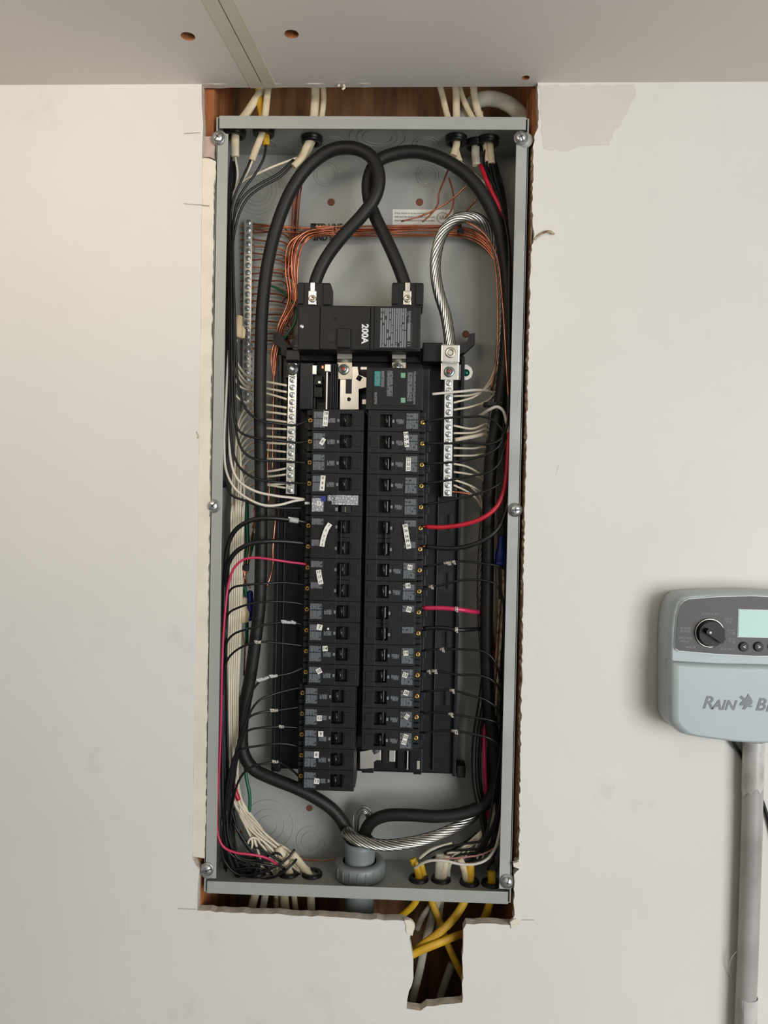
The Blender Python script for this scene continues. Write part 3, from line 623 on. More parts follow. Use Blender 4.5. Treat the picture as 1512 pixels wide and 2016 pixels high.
# rocker handle in its recess
bxo('handle_recess', 'deep_black', main, 644, 663, 653, 673, 16.7, 18, ch=.0003); bxo('handle', 'black_plastic', main, 663, 690, 646, 684, 12, 20, ch=.0015)
bxo('handle_recess', 'deep_black', main, 646, 658, 666, 673, 16.5, 18, ch=.0003)
c = P(660, 628, 16.8); MB().lathe([(.0001, -.0001), (.0017, -.0001), (.0017, .0005)], c, n=12).build('test_hole', 'deep_black', main)
c = P(594, 643, 17); sc = MB().lathe([(.0001, -.0016), (.0022, -.0014), (.0030, -.0004), (.0030, .0006)], c, n=16).build('face_screw', 'zinc', main)
for px0, px1, sxp in ((586, 650, 615), (772, 833, 802)):
    lug = bxo('lug_housing', 'black_plastic', main, px0, px1, 556, 604, 24, 62, ch=.0015)
    bxo('lug_shoulder', 'black_plastic', lug, px0 - 1, px0 + 12, 558, 598, 21, 40, ch=.001); bxo('lug_shoulder', 'black_plastic', lug, px1 - 14, px1 + 1, 558, 600, 21, 40, ch=.001)
    bxo('wire_slot', 'tin_plate', lug, sxp - 4, sxp + 5, 556, 574, 21.5, 24.5, ch=.0006); bxo('lug_block', 'tin_plate', lug, sxp - 8, sxp + 8, 572, 600, 21, 25, ch=.001)
    c = P(sxp, 588, 20.5); MB().lathe([(.0001, .0004), (.0018, .0003), (.0024, -.0010), (.0038, -.0012), (.0046, -.0002), (.0046, .0008)], c, n=18).build('lug_screw', 'dull_tin', lug)

# ================================================================== BRANCH BREAKERS
LB = .0700
def prof_box(b, sx, u0, u1, y0, y1, z0, z1, ch=.0005): return b.box(sx * u0, sx * u1, y0, y1, z0, z1, ch)
MESH = {}
def breaker_meshes(sx, poles):
    """meshes of one breaker, outer (wire) end at x = 0, running towards sx, front face at y = 0, centred on z"""
    key = (sx, poles)
    if key in MESH: return MESH[key]
    H = .0254 * poles / 2 - .0002; M = {}
    b = MB(); prof_box(b, sx, 0, LB, .0125, .050, -H, H, .0006)
    for p in range(poles):
        z = (p - (poles - 1) / 2) * -.0254
        prof_box(b, sx, .0005, .0078, .0075, .0135, z + .0058, z + .0118); prof_box(b, sx, .0005, .0078, .0075, .0135, z - .0118, z - .0066)
    M['body'] = b.mesh('breaker_body', 'black_plastic')
    b = MB()
    prof_box(b, sx, .0076, .0405, 0, .0135, -H, H); prof_box(b, sx, .0548, LB - .001, 0, .0135, -H, H)
    for p in range(poles):
        z = (p - (poles - 1) / 2) * -.0254
        prof_box(b, sx, .0400, .0552, .0002, .0135, z + .0076, z + .0125, .0003); prof_box(b, sx, .0400, .0552, .0002, .0135, z - .0125, z - .0076, .0003)
        prof_box(b, sx, .0400, .0552, .0070, .0135, z - .008, z + .008, .0002)
        prof_box(b, sx, .0565, .0658, -.0010, .0005, z - .0062, z + .0062, .0004)
        prof_box(b, sx, .0088, .0240, -.0006, .0005, z - .0104, z + .0104, .0003)
        prof_box(b, sx, .0252, .0362, -.0004, .0005, z - .0060, z + .0060, .0002)
    M['face'] = b.mesh('breaker_face', 'black_plastic')
    b = MB(); prof_box(b, sx, .0432, .0490, .0030, .0080, -.0068, .0068, .0008); b.tube([Vector((sx * .0468, -.0012, -.0066)), Vector((sx * .0468, -.0012, .0066))], .0021, 14); prof_box(b, sx, .0449, .0487, -.0012, .0060, -.0066, .0066, .0002)
    M['handle'] = b.mesh('toggle', 'toggle_black')
    M['label'] = MB().box(sx * .0096, sx * .0232, -.0009, -.0005, .0020, .0094).mesh('label_a', 'print_dark'); M['label2'] = MB().box(sx * .0096, sx * .0232, -.0009, -.0005, -.0092, .0010).mesh('label_b', 'print_dark')
    M['onoff'] = MB().box(sx * .0262, sx * .0352, -.0007, -.0003, -.0034, .0022).mesh('onoff', 'print_dark'); M['amp'] = MB().box(sx * .0376, sx * .0400, -.0004, .0002, -.0022, .0014).mesh('amp', 'ink_grey')
    M['screw'] = MB().lathe([(.0001, -.0006), (.0012, -.0006), (.0014, -.0016), (.0026, -.0016), (.0031, -.0006), (.0031, .002)], (sx * .0040, .0125, 0), n=14).mesh('terminal_screw', 'brass')
    M['slot'] = MB().box(sx * .0040 - .0019, sx * .0040 + .0019, .0104, .0112, -.0004, .0004).box(sx * .0040 - .0004, sx * .0040 + .0004, .0104, .0112, -.0019, .0019).mesh('terminal_slot', 'ink_faint')
    M['tie'] = MB().box(sx * .0444, sx * .0458, -.0075, -.0020, -.0200, .0200, .0004).mesh('tie', 'base_plastic')
    MESH[key] = M
    return M
def sticker(parent, px, py, w, h, ang, lines, size=.0046, mm=16.4, dog=False):
    """white number sticker: w x h pixels, tilted"""
    c = P(px, py, mm); W, Hh = w * .000598 / 2, h * .000598 / 2; R_ = Matrix.Rotation(ang, 2)
    pr = [R_ @ Vector(q) for q in ((-W, -Hh), (W, -Hh), (W, Hh), (-W, Hh))]
    s = MB().prism([(c.x + v.x, c.z + v.y) for v in pr], mm / 1000, mm / 1000 + .0003).build('number_sticker', 'sticker_white', parent)
    n = len(lines)
    for i, t in enumerate(lines):
        o = R_ @ Vector((0, ((n - 1) / 2 - i) * h * .000598 / n))
        link('number_text', text_mesh(t, size, 'ink_black', ang, bold=.00006), s, Vector((c.x + o.x, mm / 1000 - .0002, c.z + o.y)) - origin_of(s))
    return s
BGROUP = 'branch breakers plugged into the bus'
def breaker(side, row, poles, label, screw=True, name='circuit_breaker', dx=0.0, plain=False):
    sx = 1 if side == 'L' else -1
    M = breaker_meshes(sx, poles)
    z = ROW0 - (row + poles / 2) * PIT
    x = (LX[0] if side == 'L' else RX[1]) + dx
    t = empty(name, (x, FY, z), label, 'breaker', BGROUP)
    link('body', M['body'], t); link('face_plate', M['face'], t)
    for p in range(poles):
        zz = (p - (poles - 1) / 2) * -.0254
        if plain: continue
        h = link('toggle_handle', M['handle'], t, (0, 0, zz))
        link('amp_mark', M['amp'], t, (0, 0, zz))
        if poles == 1: link('on_off_print', M['onoff'], t, (0, 0, zz))
        lb_ = link('printed_label', M['label'], t, (0, 0, zz))
        if poles == 1: link('printed_label', M['label2'], t, (0, 0, zz))
        s = link('terminal_screw', M['screw'], t, (0, 0, zz)); link('screw_slot', M['slot'], s)
    if poles == 2 and not plain: link('handle_tie', M['tie'], t)
    return t
CL, CR = 'column under the bus plate', 'the green-square column'
BR = {}
LDEF = [(0, 1, 'single-pole breaker with a three-line strip, top of the ' + CL), (1, 1, 'single-pole breaker with a curled sticker, second in the ' + CL),
        (2, 1, 'single-pole breaker without a number, third in the ' + CL), (3, 1, 'single-pole breaker with a bent number strip, above the white-labelled breaker'),
        (4, 1, 'breaker with white printed labels and a blue mark, taking two white wires'), (5, 2, 'double-pole breaker with a curved white strip, fed by two thick black wires'),
        (7, 2, 'double-pole breaker tagged seventeen three times, fed by a pink-red wire'), (9, 1, 'single-pole breaker without a number, above the one tagged seven'),
        (10, 1, 'single-pole breaker tagged seven with a white test button'), (11, 1, 'single-pole breaker tagged fourteen'), (12, 1, 'single-pole breaker tagged ten on a tilted sticker'),
        (13, 1, 'single-pole breaker without a number, below the one tagged ten'), (14, 1, 'single-pole breaker tagged twelve'), (15, 1, 'single-pole breaker with a one-digit sticker, directly below the one tagged twelve'),
        (16, 1, 'single-pole breaker with a one-digit sticker, second from the bottom of its column'), (17, 1, 'single-pole breaker tagged thirteen, lowest in the panel')]
for i, (row, poles, lab) in enumerate(LDEF):
    BR['L%d' % (i + 1)] = breaker('L', row, poles, 'black ' + lab, name='circuit_breaker' if poles == 1 else 'double_pole_breaker', plain=(i == 4), dx=-.0035 if i >= 11 else 0)
RDEF = [(0, 1, 'single-pole breaker without a number, directly below the green-square module'), (1, 1, 'single-pole breaker tagged twenty-four three times'), (2, 1, 'single-pole breaker with a number strip torn at its foot'),
        (3, 1, 'single-pole breaker without a number, fourth in ' + CR), (4, 1, 'single-pole breaker without a number, just above the thick red wire'),
        (5, 2, 'double-pole breaker with a twisted white strip, fed by the thick red wire'), (7, 1, 'single-pole breaker tagged sixteen'), (8, 1, 'single-pole breaker tagged eighteen'),
        (9, 2, 'double-pole breaker tagged twenty, fed by the short pink-red wire'), (11, 1, 'single-pole breaker tagged nineteen'), (12, 1, 'single-pole breaker tagged twenty-three on a tilted sticker'),
        (13, 1, 'single-pole breaker with a tilted two-digit sticker, directly below the one tagged twenty-three'), (14, 1, 'single-pole breaker with a steep sticker, second lowest in ' + CR), (15, 1, 'single-pole breaker with a two-line sticker, lowest in ' + CR)]
for i, (row, poles, lab) in enumerate(RDEF):
    BR['R%d' % (i + 1)] = breaker('R', row, poles, 'black ' + lab, name='circuit_breaker' if poles == 1 else 'double_pole_breaker')
# number stickers
for k, px, py, w, h, a, ls, sz in (
    ('L1', 641, 824, 10, 30, -.06, ('10', '15', '11'), .0046), ('L2', 635, 869, 8, 14, -.5, ('6',), .0046), ('L4', 635, 951, 9.5, 30, -.07, ('8', '8', '8'), .0042),
    ('L9', 629, 1235, 11, 11, -.2, ('7',), .0056), ('L10', 640, 1277, 10, 10.5, .05, ('14',), .0052), ('L11', 628, 1321, 10, 11, .5, ('10',), .0050),
    ('L13', 628.5, 1414, 10, 11, .03, ('12',), .0052), ('L14', 631.5, 1445, 10, 11, .03, ('9',), .0054), ('L15', 623, 1486, 9.5, 13, -.04, ('8',), .0054), ('L16', 623.5, 1538, 10, 11, -.1, ('13',), .0050),
    ('R2', 800, 865, 9, 30, .1, ('24', '24', '24'), .0048), ('R3', 804, 914, 9.5, 26, -.02, ('22', '22', '22'), .0044),
    ('R7', 807, 1117, 9.5, 10, -.08, ('16',), .0050), ('R8', 803, 1153, 9.5, 10, .1, ('18',), .0050), ('R9', 805, 1200, 10, 11, -.3, ('20',), .0050),
    ('R10', 799, 1286, 9.5, 10, .08, ('19',), .0050), ('R11', 797.5, 1329, 10, 10, -.3, ('23',), .0050), ('R12', 799.5, 1364, 10, 10.5, -.35, ('28',), .0050),
    ('R13', 801, 1411, 8.5, 10, -.55, ('22',), .0046), ('R14', 797, 1456, 9, 21, -.28, ('25', '25'), .0046)):
    sticker(BR[k], px, py, w, h, a, ls, sz)
def band(k, pts, w, nums):                       # bent number strips
    t = BR[k]; c = path(pts, 6); b = MB(); n = len(c); vs = []
    for i, p in enumerate(c):
        d_ = (c[min(i + 1, n - 1)] - c[max(i - 1, 0)]).normalized(); nn = Vector((d_.z, 0, -d_.x)).normalized() * w
        vs += [p - nn, p + nn, p + nn + Vector((0, .0004, 0)), p - nn + Vector((0, .0004, 0))]
    b.add(vs, [(4 * i + j, 4 * i + (j + 1) % 4, 4 * i + 4 + (j + 1) % 4, 4 * i + 4 + j) for i in range(n - 1) for j in range(4)]); s = b.build('number_sticker', 'sticker_white', t)
    for i in range(nums[1]):
        f = (i + .5) / nums[1] * (n - 1); p = c[int(f)]; d_ = (c[min(int(f) + 1, n - 1)] - c[int(f)]).normalized(); a = math.atan2(d_.z, d_.x) + PI / 2
        link('number_text', text_mesh(nums[0], .0042, 'ink_black', a, bold=.00005), s, p - Vector((0, .0003, 0)) - origin_of(s))
band('L6', '650,1031,15 643,1042,14 638,1056,14 635,1068,14.5 634,1076,15.5', .0029, ('1', 5))
band('R6', '797,1032,15 799,1043,14 801,1056,13.5 803,1068,14.5 805,1080,15.5', .0029, ('26', 5))
band('L7', '627,1122,16 629,1136,16 632,1150,16', .0030, ('17', 3))
# test buttons, white-labelled breaker
c = P(646, 1238, 17); MB().lathe([(.0001, -.0012), (.0014, -.001), (.0016, 0)], c, n=12).build('test_button', 'ink_white', BR['L9'])
g = BR['L5']
bxo('printed_label', 'print_light', g, 614, 637, 981, 1007, 16.6, 17.4, ch=0); bxo('printed_label', 'print_light', g, 653, 705, 975, 994, 16.6, 17.4, ch=0); bxo('printed_label', 'print_light', g, 645, 654, 975, 986, 16.6, 17.4, ch=0)
bxo('blue_mark', 'ink_blue', g, 632, 641, 977, 987, 16.3, 17.4, ch=0)
put_text('CAFCI', 658, 984, 16.4, .0045, 'ink_black', g, -PI / 2, 'label_lettering', bold=.00004)
put_text('SIEMENS', 624, 978, 16.8, .0026, 'ink_grey', g, 0, 'maker_lettering')
sticker(g, 628, 991, 8, 9, 0, ('3',), .0050, mm=16.1)
bxo('toggle_handle', 'deep_black', g, 672, 690, 996, 1010, 13, 20, ch=.0008); bxo('handle_glint', 'dull_tin', g, 679.3, 680.3, 998, 1008, 12.8, 13.4, ch=0); bxo('amp_mark', 'ink_grey', g, 660, 665, 999, 1006, 16.8, 17.4, ch=0)  # thin bright strip on the toggle is a painted-in highlight
bxo('neutral_mark', 'ink_white', g, 600, 610, 988, 993, 27, 29, ch=.0003); bxo('terminal_port', 'deep_black', g, 603, 611, 974, 986, 26, 29, ch=.0004)
# surge module with the green squares
sx0, sx1 = RX[0], RX[1]; sz0 = ROW0 + .0003; sz1 = ROW0 + 2 * PIT - .0004
sg = empty('surge_module', ((sx0 + sx1) / 2, .068, sz0), 'black double-width module with teal maker mark and two green squares', 'surge protector')
MB().box(sx0, sx1 - .004, FY, .066, sz0, sz1, .001).build('body', 'black_plastic', sg)
bxo('face_plate', 'black_plastic', sg, 734, 822, 727, 799, 17, 19, ch=.0006)
bxo('maker_mark', 'ink_teal', sg, 737.5, 748.5, 731, 760, 16.7, 17.6, ch=0); put_text('SIEMENS', 743, 745.5, 16.5, .0036, 'ink_grey', sg, -PI / 2, 'maker_lettering', bold=.0001)
for py in (739, 788): bxo('status_window', 'ink_green', sg, 789, 798, py - 5, py + 5, 16.6, 17.6, ch=.0003)
for px0, px1, y0, y1 in ((750, 757, 730, 762), (762, 773, 730, 780), (802, 812, 733, 790), (814, 818, 731, 796), (737, 742, 772, 796)): bxo('printed_label', 'print_dark', sg, px0, px1, y0, y1, 16.8, 17.4, ch=0)
put_text('A', 816, 768, 16.6, .004, 'ink_grey', sg, 0, 'seal_lettering')

# ================================================================== NEUTRAL AND GROUND BARS
def bar(name, label, top, bot, width, d, n, m, bolt=None, side=.35, depth=.0095, slot=True):
    a, c = P(*top, d), P(*bot, d); w = width * .000598 / 2
    t = empty(name, (a.lerp(c, .5).x, d / 1000 + depth, c.z), label, 'terminal bar')
    h = w
    u = (c - a).normalized(); nn = Vector((-u.z, 0, u.x))
    def quadbox(p0, p1, ww, y0, y1):
        q = [p0 - nn * ww, p0 + nn * ww, p1 + nn * ww, p1 - nn * ww]
        return [(v.x, v.z) for v in q]
    rail = MB().prism(quadbox(a, c, w, 0, 0), d / 1000, d / 1000 + depth).build('bar', m, t)
    L = (c - a).length; pit = L / n; rnd = random.Random(n)
    for i in range(n):
        p = a + u * (pit * (i + .5))
        s = MB().lathe([(.0001, -.0009), (w * .60, -.0009), (w * .72, -.0003), (w * .74, .0004)], Vector((p.x, d / 1000, p.z)), n=14).build('bar_screw', 'zinc', t)
        an = rnd.uniform(0, PI); k1 = Vector((math.cos(an), 0, math.sin(an))); k2 = Vector((-k1.z, 0, k1.x)); b = MB()
        for e, f in ((k1, k2), (k2, k1)):
            q = [p + e * i2 * w * .52 + f * j * .00026 for i2, j in ((-1, -1), (1, -1), (1, 1), (-1, 1))]
            b.add([Vector((v.x, d / 1000 - .00105, v.z)) for v in q], [(0, 1, 2, 3)])
        b.build('screw_slot', 'ink_faint', s)
        q = p - nn * (w + .0008) if side < 0 else p + nn * (w + .0008)
        for sd in (-1, 1):
            e = p + Vector((sd * (w + .0001), 0, 0))
            MB().lathe([(.0001, -.0002), (.0017, -.0002), (.0017, .0002)], Vector((e.x, d / 1000 + depth * .55, e.z)), axis='x', n=10).build('wire_hole', 'deep_black', rail)
    return t
nbl = bar('neutral_bar', 'bright neutral bar with a big hex bolt on top, holding the pale wires', (576, 741), (571, 972), 17, 45, 16, 'bright_bar')
c = P(575, 727, 44)
bo = MB().lathe([(.0001, -.0062), (.0034, -.0060), (.0038, -.0035), (.0050, -.0030), (.0052, -.0010), (.0074, -.0008), (.0076, .0006)], c, n=22).build('hex_bolt', 'zinc', nbl)
bxo('bar_head', 'bright_bar', nbl, 568, 584, 715, 744, 45, 54, ch=.0008); bxo('standoff', 'base_plastic', nbl, 562, 590, 712, 745, 55, 72, ch=.001); bxo('standoff', 'base_plastic', nbl, 560, 584, 950, 976, 55, 72, ch=.001)
nbr = bar('neutral_bar', 'bright neutral bar hanging below the lug of the stranded cable', (884, 747), (881, 977), 17, 45, 16, 'bright_bar')
bxo('standoff', 'base_plastic', nbr, 868, 900, 952, 980, 55, 72, ch=.001); bxo('standoff', 'base_plastic', nbr, 868, 904, 700, 745, 56, 72, ch=.001)
lug = bxo('lug_block', 'tin_plate', nbr, 868.5, 905, 678, 713, 34, 56, ch=.0014)
c = P(886.5, 694, 33.6); MB().lathe([(.0001, .0012), (.0028, .0010), (.0030, -.0006), (.0056, -.0008), (.0062, -.0002), (.0066, .0006)], c, n=24).build('socket_screw', 'dull_tin', lug)
bxo('lug_tail', 'tin_plate', nbr, 868, 903, 713, 748, 44, 47, ch=.0008)
c = P(884.5, 732, 43); bo = MB().lathe([(.0001, -.0050), (.0030, -.0048), (.0034, -.0020), (.0050, -.0018), (.0066, -.0006), (.0068, .0008)], c, n=22).build('hex_bolt', 'zinc', nbr)
MB().lathe([(.0001, -.0054), (.0018, -.0053), (.0019, -.0048)], c, n=10).build('bolt_mark', 'red_mark', bo)
sp = [(904, 718), (920, 718), (928, 724), (931, 733), (928, 743), (920, 748), (904, 748)]
bs = MB().prism(px_poly(sp, 70), .070, .0715).build('bonding_strap', 'tin_plate', nbr)
c = P(917.5, 734, 69.5); MB().lathe([(.0001, -.003), (.0030, -.0028), (.0044, -.0012), (.0046, .0006)], c, n=18).build('green_bonding_screw', 'green_screw', bs)
gb = bar('ground_bar', 'long zinc ground bar on the back panel packed with copper wires', (489, 431), (484, 810), 17, 82, 27, 'bright_bar', depth=.0115)

# ================================================================== SERVICE CABLES
ca = path('617,580,34 622,552,32 640,512,30 672,468,26 712,425,22 740,385,20 746,345,20 730,308,22 692,291,26 650,297,30 605,330,34 572,378,36 545,445,38 527,520,38 517,600,38 513,700,38 512,800,38 513,900,38 514,1000,38 514,1100,38 511,1190,38 503,1260,40 493,1330,42 480,1400,44 476,1445,45 480,1485,46 498,1513,46 532,1531,46 580,1550,47 622,1571,49 655,1594,52 677,1622,54 690,1655,54 696,1700,52 698,1760,52', 8)
def thick(label, pts, r, m='cable_jacket', name='service_cable'):
    o = MB().tube(pts, r, 18).build(name, m, None, pts[0]); tag(o, label, 'cable', 'main service cables'); return o
thick('thick black service cable looping over and down past the long ground bar', ca, .0077)
cb = path('802,580,34 793,548,34 776,505,34 756,462,36 738,425,38 726,390,39 726,350,39 743,318,39 782,302,38 828,300,36 880,318,34 925,350,32 958,395,33 980,445,36 993,510,40 999,600,42 995,700,42 987,770,42 977,835,42 967,905,42 962,1000,42 960,1100,42 958,1230,42 959,1330,42 964,1400,44 974,1480,46 976,1545,48 958,1580,48 915,1600,48 860,1607,48 800,1604,50 758,1606,52 732,1618,54 718,1640,56 712,1690,54 710,1760,52', 8)
thick('thick black service cable looping over and down beside the stranded cable', cb, .0077)
def stranded(label, pts, R, n, pitch, name='stranded_cable'):
    root = empty(name, pts[0], label, 'cable'); rs = R * math.sin(PI / n) / (1 + math.sin(PI / n)) * 1.08; rc = R - rs
    MB().tube(pts, rc - rs * .6, 8).build('core_strand', 'aluminum_strand', root)
    s = 0.0; N = None; frames = []
    for i, p in enumerate(pts):
        t = (pts[min(i + 1, len(pts) - 1)] - pts[max(i - 1, 0)]).normalized()
        if i: s += (p - pts[i - 1]).length
        if N is None: N = t.cross(Vector((0, 1, 0))).normalized()
        else: N = (N - t * N.dot(t)).normalized()
        frames.append((p, N.copy(), t.cross(N), s))
    for k in range(n):
        q = [p + a * (rc * math.cos(2 * PI * (k / n + sv / pitch))) + b_ * (rc * math.sin(2 * PI * (k / n + sv / pitch))) for p, a, b_, sv in frames]
        MB().tube(q, rs, 6).build('strand', 'aluminum_strand', root)
    return root
cn = path('887,700,45 885,668,45 878,622,45 864,575,44 857,532,43 861,490,42 874,455,42 898,432,44 930,428,48 955,442,54 972,470,60 984,520,66 990,600,70 986,700,72 975,800,72 965,900,72 957,1000,70 951,1100,68 950,1200,66 956,1300,70 960,1400,74 972,1500,76 960,1570,70 925,1612,58 888,1634,46 845,1650,36 800,1660,30 760,1664,27 722,1659,27 696,1650,30 684,1640,38 686,1640,48 696,1655,56 702,1700,56', 14)
neu = stranded('twisted bare aluminium neutral cable arching into the silver lug', cn, .0070, 11, .10)
for q in ('700,1660,62 700,1630,64 703,1604,66 712,1593,66 722,1597,66 728,1612,64 726,1650,62', '705,1660,62 705,1630,64 707,1608,64 713,1599,64 719,1602,64 723,1616,64 722,1650,62', '696,1660,62 695,1625,66 698,1600,68 712,1588,68 727,1593,68 733,1608,66 731,1650,62', '702,1660,60 702,1628,62 705,1606,62 712.5,1596,62 720.5,1599.5,62 725.5,1614,62 724,1650,60'):
    MB().tube(path(q, 6), .0013, 6).build('loose_strand', 'aluminum_strand', neu)

# ================================================================== SHEATHED CABLES AT THE TOP
def nm(label, pts, r=3.6, m='sheath_white', flat=.62, name='sheathed_cable', group=None, k=6):
    return wire(label, pts, r, m, name, 'cable', group, n=10, k=k, flat=flat)
nm('flat white sheathed cable slanting through the top gap beside the stud, ending highest', '534,150,34 512,182,32 486,222,30 466,250,30 463,280,30 463,309,30', 5.0)
nm('white sheathed cable beside the yellow one at the top corner', '530,150,26 526,190,25 521,235,24 514,268,24 503,296,26 496,316,27', 4.2)
nm('yellow sheathed cable between two white ones at the top corner', '508,150,34 510,190,32 517,230,30 523,258,28 524,286,28', 4.4, 'sheath_yellow')
nm('wide white sheathed cable in the top gap above the crossed cables', '622,150,44 620,200,44 616,250,46 611,280,46 597,305,44 590,318,42', 5.2)
nm('narrow white sheathed cable pressed against the wide one in the top gap', '634,150,48 637,195,48 630,245,48 616,278,48 606,300,46 592,322,44', 3.6)
nm('torn white cable sheath beside the thick black loop', '618,262,42 604,288,40 594,312,38 578,328,36', 4.6)
nm('white sheathed cable slanting in from the top, first of four', '862,150,46 870,185,46 882,232,46 895,270,46 899,300,44 905,318,42', 3.8)
nm('white sheathed cable running straight through the top gap, second of four', '897,150,44 898,200,44 899,250,44 899,282,42 893,306,40', 4.4)
nm('white sheathed cable slanting in from the top, third of four', '900,150,50 908,185,50 926,225,50 950,262,50 957,292,48 960,318,46', 3.6)
nm('white sheathed cable slanting in from the top, fourth of four', '932,150,48 934,190,48 944,228,48 962,264,48 965,296,46 968,322,44', 4.4)
wire('thick grey-white insulated tube bulging beside the stud in the top gap', '914,236,64 922,212,62 944,197,60 975,196,60 1005,208,58 1028,232,56 1034,262,56', 9.5, 'sheath_grey', 'insulated_tube', 'tube', n=14, flat=.8)
nm('grey-white sheathed cable descending beside the red wire at the top', '944,220,60 938,262,56 936,300,52 938,326,46', 5.0, 'sheath_grey')
def bushing(label, px, d, r=.013, bottom=False, h=.008):
    z = -BZ + TH if bottom else BZ - TH
    x = P(px, 1735 if bottom else 272, d).x; s = 1 if bottom else -1
    o = MB().lathe([(r * .62, s * -.004), (r * .66, s * h), (r * .95, s * h), (r, s * h * .7), (r, s * .0005), (r * 1.05, s * .0003)], (x, d / 1000, z), 'z', 18, cap=False).build('cable_bushing', 'black_insulation', None, (x, d / 1000, z))
    tag(o, label, 'bushing')
for lab, px, d in (('black cable bushing round the highest-ending white cable', 463, 30), ('black cable bushing shared by the yellow cable at the top', 519, 26), ('black cable bushing above the torn white sheath', 614, 47), ('black cable bushing of the first pair of white cables', 898, 45), ('black cable bushing beside the red wire at the top', 938, 56), ('black cable bushing nearest the stud at the top', 961, 48)):
    bushing(lab, px, d)

# ================================================================== WIRES, GROUND BAR SIDE
BK = 'black wire '
top_black = [('456,306,31 453,345,30 450,420,28 458,520,26 463,640,25 466,720,23 472,775,20 486,808,18 510,827,18 548,834,24 582,837,30 606,829,30', 'from the highest-ending cable to the three-line strip breaker'),
             ('494,314,28 478,350,26 462,386,26 453,430,27 455,540,26 456,660,24 457,760,22 461,822,20 472,850,18 502,862,18 548,867,24 586,872,30 606,869,30', 'to the breaker with the curled sticker'),
             ('524,284,29 519,312,28 503,342,27 482,370,26 466,400,26 459,450,26 460,560,26 461,700,24 463,800,22 467,858,20 480,890,18 503,904,18 548,908,24 606,911,30', 'from the yellow cable to the unnumbered breaker third in its column'),
             ('578,314,38 548,342,34 512,362,30 484,382,27 466,412,27 454,470,28 452,600,27 452,740,25 453,830,22 459,890,20 472,920,18 498,940,18 545,949,24 582,951,30 606,952,30', 'to the bent-strip breaker above the white-labelled one'),
             ('582,318,40 552,348,36 516,368,32 488,390,28 470,424,28 456,500,30 450,640,29 447,780,26 444,900,22 446,950,20 455,974,18 480,985,17 512,996,18 552,1000,26 598,1000,34', 'ending at the foot of the white-labelled breaker')]
for s, l in top_black: wire(BK + l, s, 1.5, tags=(), k=5)
for i, (x, d) in enumerate(((449, 34), (451, 40), (447, 44), (455, 46))):
    wire('black wire running straight down the flange in the bundle beside the ground bar', '%d,318,%d %d,420,%d %d,560,%d %d,720,%d %d,860,%d %d,960,%d' % (x + 9, d, x + 4, d, x, d, x - 1, d, x - 4, d, x - 12, d), 1.5, group='black wires running down the flange')
for i, (s, l) in enumerate((('450,690,28 444,800,24 441,880,21 446,930,18 463,962,16 492,984,15 522,995,16 550,994,22 577,987,28 600,983,31', 'white wire dipping under its twin into the white-labelled breaker'),
                            ('456,700,30 452,820,25 454,905,20 468,944,17 500,966,15 542,976,20 576,980,27 600,983,32', 'white wire running above its twin into the white-labelled breaker'))):
    wire(l, s, 1.6, 'bright_white_insulation', 'white_wire')
